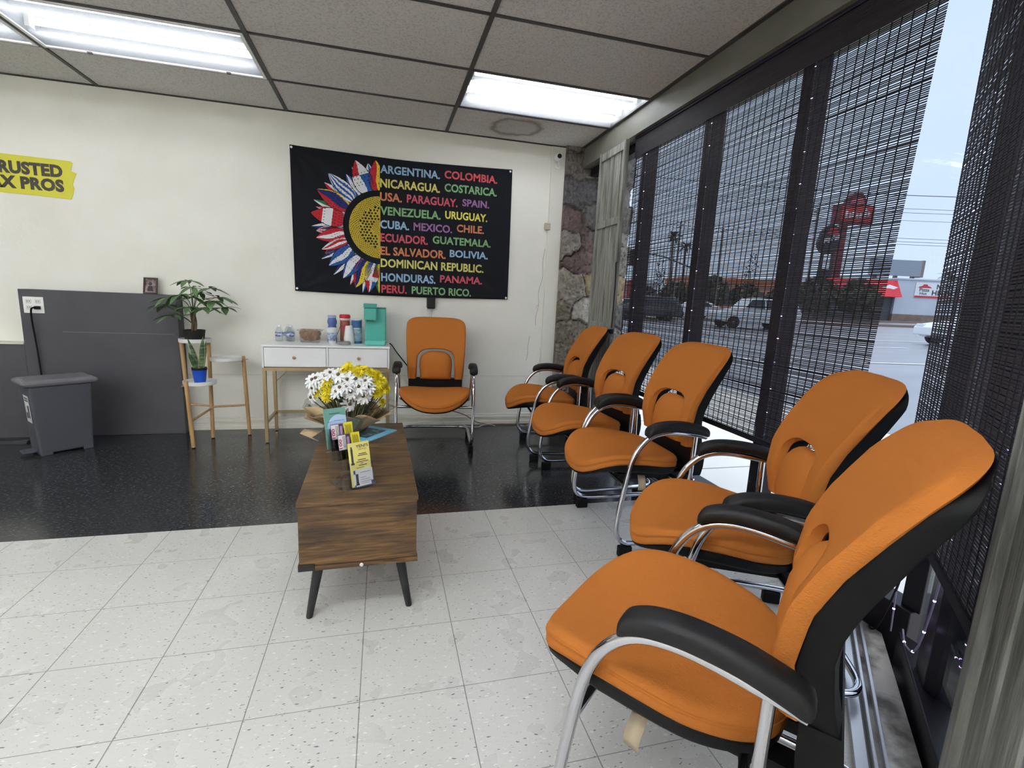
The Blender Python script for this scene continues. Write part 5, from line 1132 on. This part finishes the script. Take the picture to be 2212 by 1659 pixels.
b = MB(); ov = [(.042, .010), (.042, .118)] + [(.012 + .046 * math.cos(a) * (1 if math.cos(a) < 0 else .6), .070 + .055 * math.sin(a)) for a in np.linspace(PI / 2.2, PI * 1.28, 18)] + [(-.02, .012)]
b.add([(x, -.0006, z) for x, z in ov], [tuple(range(len(ov)))]); b.build('oval_panel', mat('brochure_sky', (182, 208, 238), .5), br)
b = MB(); P = [[(-.012 + .054 * u, -.0010, .016 + .058 * u ** 1.4 + k) for u in np.linspace(0, 1, 9)] for k in (0, .016)]; b.grid(P); P = [[(.018 + .024 * u, -.0010, .016 + .022 * u + k) for u in np.linspace(0, 1, 5)] for k in (0, .012)]; b.grid(P); b.build('stripe', mat('brochure_maroon', (120, 52, 62), .5), br)
b = MB(); P = [[(.002 + .040 * u, -.0009, .016 + .036 * u ** 1.3 + k) for u in np.linspace(0, 1, 9)] for k in (0, .014)]; b.grid(P); b.build('white_stripe', mat('card_white', (226, 226, 228), .5), br)
lines(br, mat('print_teal', (70, 100, 104), .6), [(-.022, .018, .128, .131), (-.030, -.004, .098, .1005), (-.005, .034, .1005, .103)])

# orange extension cord and black cord in the window sill
t = thing('extension_cord', 'orange extension cord with black plug lying in the window sill', 'extension cord', (2.99, -.88, .012)); O = t.location.copy()
b = MB(); b.tube(smooth_path([(3.05, .30, .02), (3.04, -.1, .02), (3.055, -.5, .022), (3.03, -.72, .03), (3.02, -.80, .05), (2.985, -.85, .045), (2.955, -.895, .035)], 6), .006, 8); b.v = [tuple(Vector(p) - O) for p in b.v]; b.build('cable', mat('cord_orange', (214, 96, 52), .5), t)
b = MB(); b.obox(Vector((2.938, -.918, .033)) - O, Vector((-.6, -.8, 0)), .022, Vector((.8, -.6, 0)), .014, (0, 0, 1), .014); b.build('socket', mat('cord_orange', (214, 96, 52), .5), t, bevel=.005)
b = MB(); b.obox(Vector((2.915, -.948, .030)) - O, Vector((-.6, -.8, 0)), .018, Vector((.8, -.6, 0)), .013, (0, 0, 1), .012); b.build('plug', blk, t, bevel=.004)
q = [dpt(sD - .08, 2.88, .62), dpt(sD - .10, 2.875, .48), dpt(sD - .13, 2.87, .36), dpt(sD - .17, 2.865, .22), dpt(sD - .22, 2.85, .06), dpt(sD - .24, 2.835, .02), dpt(sD - .34, 2.84, .018), Vector((2.91, -.955, .028))]
b = MB(); b.tube(smooth_path([tuple(p) for p in q], 6), .004, 7); tag(b.build('black_cable', blk), 'thin black cable drooping from the angled blind into the dusty sill', 'cable')

# ------------------------------------------------------------------ outside: pavement, road, far side of the street
def gz(x): return -.12 + .0155 * (x - 6.6)
def rawmat(name, rgb, rgb2, scale, rough, st=(1, 1, 1), lo=.35, hi=.7): return mat(name, rgb, rough, vary=(rgb2, scale, lo, hi), stretch=st)
b = MB(); b.box(2.2, 6.6, -9, 2.6, -.30, -.10); b.box(3.5, 6.6, 2.6, 16, -.30, -.10); struct(b.build('sidewalk', rawmat('pale_concrete', (240, 238, 234), (230, 228, 224), 1.6, .7)), 'pale concrete sidewalk outside the shop windows')
b = MB()
for y in np.arange(-8, 16, 1.5): b.box(3.3, 6.6, y, y + .012, -.101, -.0985)
b.box(4.9, 4.912, -8, 16, -.101, -.0985); struct(b.build('sidewalk_joint', mat('joint_gray', (150, 148, 142), .8)))
b = MB(); b.add([(6.6, -40, gz(6.6)), (140, -40, gz(140)), (140, 130, gz(140)), (6.6, 130, gz(6.6))], [(0, 1, 2, 3)])
road_m = rawmat('wet_asphalt', (146, 148, 154), (128, 130, 137), .35, .30, (1, 3, 1)); struct(b.build('road', road_m), 'wet gray street outside')
b = MB()
def gstrip(x0, y0, x1, y1, w):
    d = Vector((x1 - x0, y1 - y0, 0)).normalized(); s_ = Vector((-d.y, d.x, 0)) * w / 2; v = []
    for x, y, sg_ in ((x0, y0, 1), (x0, y0, -1), (x1, y1, -1), (x1, y1, 1)): v.append((x + s_.x * sg_, y + s_.y * sg_, gz(x + s_.x * sg_) + .012))
    b.add(v, [(0, 1, 2, 3)])
for k in range(8): gstrip(9.5 + k * 3.2, 8.2 - k * .84, 11.3 + k * 3.2, 7.73 - k * .84, .14); gstrip(14 + k * 3.2, 12 - k * .84, 15.6 + k * 3.2, 11.58 - k * .84, .13)
gstrip(5.5, 17.8, 46, 7.2, .12); struct(b.build('road_marking', mat('road_paint', (226, 228, 230), .6)))
b = MB(); 
for x0, y0, x1, y1 in ((10, 32.5, 44, 23.5), (38, 35.5, 80, 24.4)):
    d = Vector((x1 - x0, y1 - y0, 0)).normalized(); s_ = Vector((-d.y, d.x, 0)); v = []
    for zz in (-.05, .16):
        for p, q in ((0, 0), (1, 0), (1, 1), (0, 1)):
            X = x0 + (x1 - x0) * p + s_.x * q * .5; v.append((X, y0 + (y1 - y0) * p + s_.y * q * .5, gz(X) + zz))
    b.add(v, [(3, 2, 1, 0), (4, 5, 6, 7), (0, 1, 5, 4), (1, 2, 6, 5), (2, 3, 7, 6), (3, 0, 4, 7)])
struct(b.build('curb', mat('curb_brown', (128, 112, 104), .8)))

# cars
tire_m = mat('tire', (30, 30, 31), .8); rim_m = mat('rim', (176, 178, 182), .3, metal=.7); carglass = mat('car_glass', (40, 48, 56), .08, spec=.6); lamp_r = mat('tail_lamp', (190, 40, 44), .25); lamp_w = mat('head_lamp', (222, 226, 230), .15)
def car(label, loc, rz, body_m, L=4.4, Wd=1.82, prof=None, glass=None, name='car', wb=(.19, .80), wr=.34):
    t = thing(name, label, 'car', loc, rz, None); w = Wd / 2       # nose points along local -X
    n = len(prof); b = MB(); rows = []
    for f, ins in ((-1, .07), (-.93, .0), (.93, .0), (1, .07)):
        row = []
        for x, z in prof:
            tum = max(0, z - .95) * .30; row.append((x * L - L / 2, f * (w - tum), z if ins == 0 else z + (.0 if z < .5 else -.02)))
        rows.append(row)
    o = [p for r in rows for p in r]; fs = [tuple(range(n - 1, -1, -1)), tuple(3 * n + j for j in range(n))]
    for i in range(3):
        for j in range(n): fs.append((i * n + j, i * n + (j + 1) % n, (i + 1) * n + (j + 1) % n, (i + 1) * n + j))
    b.add(o, fs); b.build('body', body_m, t, bevel=.03, seg=2)
    for s_ in (-1, 1):
        for poly in glass:
            b = MB(); v = []
            for off in (.004, -.012):
                for x, z in poly: v.append((x * L - L / 2, s_ * (w - max(0, z - .95) * .30 + off), z))
            k = len(poly); b.add(v, [tuple(range(k)), tuple(range(2 * k - 1, k - 1, -1))] + [(i, (i + 1) % k, k + (i + 1) % k, k + i) for i in range(k)]); b.build('side_window', carglass, t)
        b = MB(); b.box(L * .487 - .05, L * .5 - .02, s_ * w * .62 - .15, s_ * w * .62 + .15, .80, 1.16); b.build('tail_lamp', lamp_r, t, bevel=.02)
        b = MB(); b.box(-L * .5 + .01, -L * .5 + .16, s_ * w * .70 - .17, s_ * w * .70 + .17, .66, .78); b.build('head_lamp', lamp_w, t, bevel=.02)
        for f in wb:
            c = (f * L - L / 2, s_ * (w - .09), wr); b = MB(); b.lathe([(wr * .62, -.10), (wr * .95, -.10), (wr, -.07), (wr, .07), (wr * .95, .10), (wr * .62, .10)], c, 28, axis='y'); wh = b.build('wheel', tire_m, t)
            b = MB()
            for q in range(5):
                a = 2 * PI * q / 5 + .3; d = Vector((math.cos(a), 0, math.sin(a))); p = Vector((-d.z, 0, d.x))
                b.obox(Vector(c) + d * wr * .36 + Vector((0, s_ * .075, 0)), d, wr * .30, p, wr * .09, (0, 1, 0), .02)
            b.lathe([(wr * .60, -.012), (wr * .66, -.012), (wr * .66, .012), (wr * .60, .012)], (c[0], c[1] + s_ * .078, c[2]), 28, axis='y', cap=False); b.lathe([(0, -.02), (wr * .16, -.02), (wr * .16, .02), (0, .02)], (c[0], c[1] + s_ * .08, c[2]), 14, axis='y'); b.build('rim', rim_m, wh)
    return t
suv = [(.0, .42), (.005, .78), (.03, .90), (.22, 1.03), (.30, 1.10), (.40, 1.58), (.46, 1.66), (.86, 1.66), (.93, 1.58), (.985, 1.05), (1.0, .95), (1.0, .40), (.87, .32), (.13, .32)]
suvg = [[(.325, 1.12), (.41, 1.56), (.555, 1.58), (.555, 1.10)], [(.57, 1.10), (.57, 1.58), (.72, 1.58), (.735, 1.10)], [(.75, 1.10), (.735, 1.58), (.86, 1.56), (.90, 1.14)]]
hat = [(.0, .36), (.0, .66), (.03, .76), (.24, .92), (.30, .97), (.44, 1.38), (.52, 1.44), (.74, 1.42), (.93, 1.08), (.99, 1.02), (1.0, .62), (.99, .34), (.87, .24), (.13, .24)]
hatg = [[(.33, .98), (.445, 1.34), (.565, 1.38), (.575, .98)], [(.59, .98), (.58, 1.38), (.72, 1.36), (.83, 1.02)]]
wht = mat('car_white', (222, 226, 230), .2, coat=.5); drk = mat('car_dark', (66, 68, 74), .25, coat=.5)
car('white SUV driving past, seen through the long blind', (20.9, 20.78, gz(20.9)), math.radians(-16), wht, prof=suv, glass=suvg)
car('white hatchback with dark spoked wheels, in the bright gap between the blinds', (23.3, 11.14, gz(23.3)), math.radians(-15.5), wht, L=4.3, prof=hat, glass=hatg)
car('dark gray SUV at the far left of the window, by the stone pier', (18.8, 28.75, gz(18.8)), math.radians(-15), drk, L=4.7, prof=suv, glass=suvg)
car('small white car parked far off between two mullions', (25.6, 33.2, gz(25.6)), math.radians(-15), wht, L=4.0, prof=hat, glass=hatg)
car('dark car parked far off in front of the trees', (20.4, 34.6, gz(20.4)), math.radians(-15), drk, L=4.2, prof=hat, glass=hatg)

# restaurant across the street
BO = Vector((51.4, 36.85, .45)); be = Vector((.967, -.253, 0)).normalized(); bq = Vector((.253, .967, 0)).normalized(); BR = math.atan2(be.y, be.x)
t = thing('restaurant_building', 'pale flat-roofed restaurant with a red awning across the street', 'building', tuple(BO), BR)
b = MB(); b.box(0, 16, 0, 5.2, .9, 4.35); b.build('wall', rawmat('pale_stucco', (196, 202, 212), (186, 192, 204), .4, .8), t)
b = MB(); b.box(-.05, 16.05, -.06, 5.2, 0, .9); b.build('stone_base', rawmat('stone_base', (138, 118, 104), (112, 98, 90), 1.2, .8), t)
b = MB(); b.box(-.1, 16.1, -.12, 5.3, 4.35, 4.48); b.build('parapet', mat('parapet_white', (206, 212, 220), .6), t)
b = MB(); b.box(-7, -.02, .6, 4, 0, 2.7); b.box(-7, -.02, .4, 4, 2.7, 4.2); b.build('shopfront', rawmat('dark_shopfront', (60, 62, 66), (96, 104, 112), .5, .3), t)
b = MB(); b.prism([(-.9, 2.55), (.6, 2.55), (.6, 4.2), (.1, 4.2)], 'x', -7.2, .02); b.build('awning', mat('awning_red', (206, 44, 56), .6), t)
b = MB(); b.add([(-1.0, -.45, 3.1), (-.2, -.42, 3.5), (-1.0, -.30, 3.75), (-1.8, -.38, 3.4)], [(0, 1, 2, 3)]); b.build('awning_logo', mat('logo_white', (232, 234, 236), .6), t, solid=.02)
b = MB(); b.box(-1.7, -.05, .25, .6, 0, 2.55); b.build('doorway', mat('doorway_dark', (74, 76, 80), .5), t)
b = MB(); b.box(5.9, 6.9, -.05, 0, 2.30, 2.55); b.build('wall_sign', mat('awning_red', (206, 44, 56), .6), t); 
tb = thing('hiring_banner', 'white banner reading NOW HIRING on the pale restaurant wall', 'banner sign', tuple(BO + be * 1.85 - bq * .02 + Vector((0, 0, 2.62))), BR)
b = MB(); b.box(0, 4.6, -.04, .0, 0, 1.52); b.build('sheet', mat('banner_white', (228, 230, 234), .6), tb)
b = MB(); b.box(0, 4.6, -.055, -.04, .0, .20); b.build('red_strip', mat('banner_red', (204, 58, 72), .6), tb)
bk = mat('banner_black', (52, 54, 58), .6); br_ = mat('banner_red', (204, 58, 72), .6)
text_obj('lettering', 'NOW', bk, tb, (2.12, -.05, .88), (1, 0, 0), (0, 0, 1), 1.75, .52, .03); text_obj('lettering', 'HIRING', bk, tb, (1.72, -.05, .27), (1, 0, 0), (0, 0, 1), 2.5, .52, .03)
text_obj('lettering', 'Pizza', bk, tb, (.42, -.05, .62), (1, 0, 0), (0, 0, 1), 1.0, .34, .02); text_obj('lettering', 'Hut', bk, tb, (.50, -.05, .30), (1, 0, 0), (0, 0, 1), .72, .26, .02)
b = MB(); b.add([(.25, -.05, .98), (1.62, -.05, .98), (1.50, -.05, 1.10), (1.22, -.05, 1.18), (1.12, -.05, 1.34), (.76, -.05, 1.34), (.66, -.05, 1.18), (.37, -.05, 1.10)], [tuple(range(8))]); b.build('roof_logo', br_, tb, solid=.01)

# tall red roof-shaped sign and the dark sign beside it
PX, PY = 54.9, 47.4; PR = math.atan2(-1.18, 4.27)
sgr = mat('sign_red', (200, 48, 48), .5); sgd = mat('sign_maroon', (112, 30, 44), .5)
t = thing('pole_sign', 'tall red roof-shaped sign on a red pole, seen through the long blind', 'pole sign', (PX, PY, gz(PX)), PR); zb = 11.75 - gz(PX)
b = MB(); b.box(-.42, .42, -.42, .42, 0, 2.4); b.build('pedestal', rawmat('pedestal_red', (214, 70, 58), (222, 150, 128), 1.5, .7), t)
b = MB(); b.box(-.33, .33, -.33, .33, 2.4, zb); b.build('pole', sgd, t)
b = MB(); b.box(-1.3, 3.1, -.5, .5, zb, zb + 2.15); b.prism([(.1 - .25, zb + 2.15)] + [(.95 + 1.1 * math.cos(a), zb + 2.15 + 1.4 * math.sin(a)) for a in np.linspace(PI, 0, 11)][0:] + [], 'y', -.5, .5); b.build('cabinet', sgd, t)
b = MB(); b.box(-.75, 2.95, -.56, -.5, zb + .2, zb + 1.95); b.build('face', sgr, t)
b = MB()
for k, (x, h) in enumerate(((-.3, 1.0), (.15, .6), (.5, .7), (.95, .6), (1.35, .6), (1.9, 1.0), (2.3, .6))): b.box(x, x + .26, -.60, -.56, zb + .5 + .05 * k, zb + .5 + .05 * k + h)
b.build('raised_shapes', mat('logo_white', (232, 234, 236), .6), t)
b = MB(); b.prism([(.0, zb + 2.2)] + [(.95 + .8 * math.cos(a), zb + 2.2 + .95 * math.sin(a)) for a in np.linspace(PI, 0, 9)], 'y', -.56, -.5); b.build('roof_emblem', mat('sign_pink', (196, 96, 104), .5), t)
t = thing('pole_sign', 'dark rounded sign with pale script on two posts, left of the tall red sign', 'pole sign', (49.6, 44.0, gz(49.6)), PR); z0 = 7.6 - gz(49.6); sgk = mat('sign_black', (48, 44, 48), .5)
b = MB(); P = [(1.15 * math.cos(a) - (.15 if math.sin(a) < 0 else 0), z0 + 1.45 + (1.75 if math.sin(a) > 0 else 1.45) * math.sin(a)) for a in np.linspace(0, 2 * PI, 20)[:-1]]; b.prism(P, 'y', -.3, .3); b.build('cabinet', sgk, t)
b = MB(); b.prism([(-.55, z0 + 2.15), (.75, z0 + 2.15), (.55, z0 + 2.8), (-.15, z0 + 2.85)], 'y', -.36, -.3); b.build('red_panel', sgr, t)
b = MB()
for k in range(7): b.obox((-.75 + .25 * k, -.34, z0 + 1.4 + .09 * k + .12 * math.sin(k * 2)), (1, 0, .2), .09, (0, 1, 0), .03, (0, 0, 1), .22)
b.build('raised_shapes', mat('logo_white', (232, 234, 236), .6), t)
for x in (-.55, .62):
    b = MB(); b.box(x - .13, x + .13, -.13, .13, 0, z0 + .4); b.build('post', sgk, t)
b = MB(); b.box(-.5, .6, -.1, .1, 4.6, 5.4); b.build('reader_panel', sgk, t)
# billboard
t = thing('billboard', 'blank gray billboard above the restaurant roof', 'billboard', (73.6, 53.4, gz(73.6)), math.atan2(-1.0, 4.16))
b = MB(); b.box(-5.2, 2.15, -.2, .2, 5.9, 8.1); b.build('panel', mat('billboard_gray', (142, 152, 164), .6), t); b = MB(); b.box(2.15, 2.6, -.2, 1.2, 5.8, 8.15); b.build('side', mat('billboard_side', (134, 122, 118), .7), t)
for x in (-4, -1, 1.5):
    b = MB(); b.box(x - .2, x + .2, .2, .6, 0, 7); b.build('post', mat('utility_gray', (110, 108, 108), .7), t)
# low orange building
t = thing('low_building', 'low salmon-coloured building far across the street', 'building', (52.6, 58.4, gz(52.6)), math.atan2(-2.2, 8.96)); b = MB(); b.box(-10, 9, -1, 8, 0, 3.9); b.build('wall', rawmat('salmon_stucco', (214, 150, 118), (204, 170, 150), .4, .8), t)
b = MB(); b.box(-10.2, 9.2, -1.4, 8.2, 3.9, 4.7); b.build('roof', mat('tile_roof', (196, 120, 88), .8), t)
for x in (-8, -4.5, -1, 2.5, 6):
    b = MB(); b.box(x, x + 2.1, -1.06, -1, 1.0, 2.9); b.build('window', mat('far_window', (74, 80, 88), .3), t)
# white shop with red pillars
t = thing('pillared_shop', 'far white shop front with red pillars beyond the dark SUV', 'building', (30.8, 54.0, gz(30.8)), math.atan2(-.2, .8)); b = MB(); b.box(-4, 3.4, 0, 6, 0, 3.7); b.build('wall', mat('shop_white', (206, 212, 222), .7), t)
for x in (-2.6, -.9, .0, .85):
    b = MB(); b.box(x - .26, x + .26, -.5, 0, 0, 3.75); b.build('pillar', mat('pillar_red', (176, 52, 60), .6), t)
# trees
tree_m = mat('tree_green', (74, 80, 66), .8, vary=((52, 58, 48), 1.2, .35, .65)); trunk_m = mat('tree_trunk', (92, 78, 68), .9)
def tree(name, label, loc, h, r, trunk_h, seed, n=260, flat=1., mats=tree_m, grp='trees across the street'):
    t = thing(name, label, 'tree', loc, 0, grp); rs = random.Random(seed)
    b = MB(); b.tube([(0, 0, 0), (.05, 0, trunk_h), (0, .1, h * .7)], [.16, .12, .05], 8); b.build('trunk', trunk_m, t)
    b = MB()
    for k in range(n):
        u = rs.uniform(-1, 1); a = rs.uniform(0, 2 * PI); q = rs.uniform(.55, 1.0) ** .6; s_ = math.sqrt(1 - u * u); p = Vector((r * q * s_ * math.cos(a), r * q * s_ * math.sin(a), trunk_h + (h - trunk_h) * (.5 + .5 * u * q)))
        sz = r * rs.uniform(.14, .26) * flat; nrm = Vector((rs.uniform(-1, 1), rs.uniform(-1, 1), rs.uniform(-.3, 1))).normalized(); x = nrm.orthogonal().normalized(); y = nrm.cross(x)
        b.add([p + x * sz, p + (x * .2 + y * .7) * sz, p - x * sz, p - (x * .1 + y * .8) * sz, p + nrm * sz * .5], [(0, 1, 4), (1, 2, 4), (2, 3, 4), (3, 0, 4)])
    b.build('foliage', mats, t); return t
for i, (x, y, h, r, lab) in enumerate(((29.6, 48.2, 3.0, 1.5, 'dark bushy tree behind the dark gray SUV'), (33.2, 47.6, 3.6, 1.7, 'round dark tree between the first two mullions'), (36.9, 46.4, 4.4, 1.8, 'taller dark tree just left of the middle mullion'), (40.4, 45.2, 3.6, 1.6, 'dark tree just right of the middle mullion'), (43.8, 43.6, 3.2, 1.6, 'low tree behind the passing white SUV'), (41.0, 36.2, 4.1, 1.7, 'dark hedge-like tree beside the red sign pole'), (44.6, 35.2, 4.0, 1.7, 'dark tree just left of the red awning'))):
    tree('street_tree', lab, (x, y, gz(x)), h - gz(x) * .3, r, .7, 20 + i)
tree('cypress', 'narrow pointed cypress rising above the salmon building', (49.2, 55.2, gz(49.2)), 8.2, .85, .6, 41, 200, .8); tree('cypress', 'narrow dark cypress beside the tall palm trunk', (33.4, 51.6, gz(33.4)), 6.6, .7, .6, 42, 160, .8)
def palm(label, x, y, h, seed, R=1.7):
    t = thing('palm_tree', label, 'palm tree', (x, y, gz(x)), 0, 'palms across the street'); rs = random.Random(seed)
    b = MB(); b.tube([(0, 0, 0), (.06, 0, h * .5), (0, .05, h)], [.22, .16, .13], 8); b.build('trunk', trunk_m, t)
    b = MB()
    for k in range(34):
        a = rs.uniform(0, 2 * PI); e = rs.uniform(-.7, 1.1); leaflet(b, (0, 0, h), (math.cos(a) * math.cos(e), math.sin(a) * math.cos(e), math.sin(e)), (0, 0, 1), R * rs.uniform(.8, 1.1), .16, .45, 6)
    b.build('fronds', tree_m, t); return t
palm('slender palm with a small crown between the first two mullions', 34.9, 51.9, 9.0, 1, 1.2); palm('second slender palm, right beside the first', 37.0, 52.4, 8.0, 2, 1.1); palm('palm half hidden behind the restaurant at the edge of the gap', 79.4, 51.4, 6.0, 3, 2.0)
pole_m = mat('utility_pole', (112, 106, 104), .8)
def upole(label, x, y, h, r=.14, arms=True):
    t = thing('utility_pole', label, 'utility pole', (x, y, gz(x)), math.radians(70), 'utility poles across the street'); b = MB(); b.tube([(0, 0, 0), (0, 0, h)], [r, r * .7], 10); b.build('pole', pole_m, t)
    if arms:
        for z in (h - .5, h - 1.6):
            b = MB(); b.box(-1.1, 1.1, -.06, .06, z, z + .12); b.build('crossarm', pole_m, t)
    return t
upole('tall utility pole with crossarms left of the third mullion', 56.5, 53.0, 14.0, .19); upole('utility pole near the first mullion, behind the traffic light', 31.3, 45.0, 9.5, .12); upole('thin light pole between the first two mullions', 35.4, 43.5, 9.0, .11, False)
# traffic signal on its mast
t = thing('traffic_light', 'dark traffic signal hanging from a long mast arm near the stone pier', 'traffic light', (19.9, 24.9, gz(19.9)), 0)
b = MB(); b.tube([(0, 0, 0), (0, 0, 4.6)], [.12, .09], 10); b.build('pole', mat('utility_gray', (110, 108, 108), .7), t)
b = MB(); b.tube([(0, 0, 3.3), (-2.0, .55, 4.0), (-3.9, 1.0, 4.25)], [.06, .05, .04], 8); b.build('mast_arm', mat('utility_gray', (110, 108, 108), .7), t)
b = MB(); b.box(-4.05, -3.70, .85, 1.12, 3.35, 4.35); b.build('signal_head', mat('signal_dark', (52, 52, 48), .6), t, bevel=.04)
for z in (3.55, 3.85, 4.15):
    b = MB(); b.lathe([(.0, 0), (.11, 0), (.12, .03), (.12, .1)], (-3.87, .80, z), 14, axis='y'); b.build('lens', mat('lens_black', (10, 10, 12), .1), t)
for k, (za, zb_, r, dy) in enumerate(((12.2, 11.6, .03, 0), (11.2, 10.5, .018, 0), (10.9, 10.3, .018, .4), (10.2, 9.6, .015, 0), (8.8, 8.15, .018, 0), (8.6, 7.95, .018, .5), (8.45, 7.75, .018, .9))):
    b = MB(); P = [(18 + 50 * u, 39.5 - 17 * u + dy, za + (zb_ - za) * u - .9 * math.sin(PI * u)) for u in np.linspace(0, 1, 13)]; b.tube(P, r, 5); o = b.build('overhead_wire', mat('wire_dark', (92, 96, 106), .7)); tag(o, 'overhead wire crossing the pale sky in the gap between the blinds', 'wire', 'overhead wires')
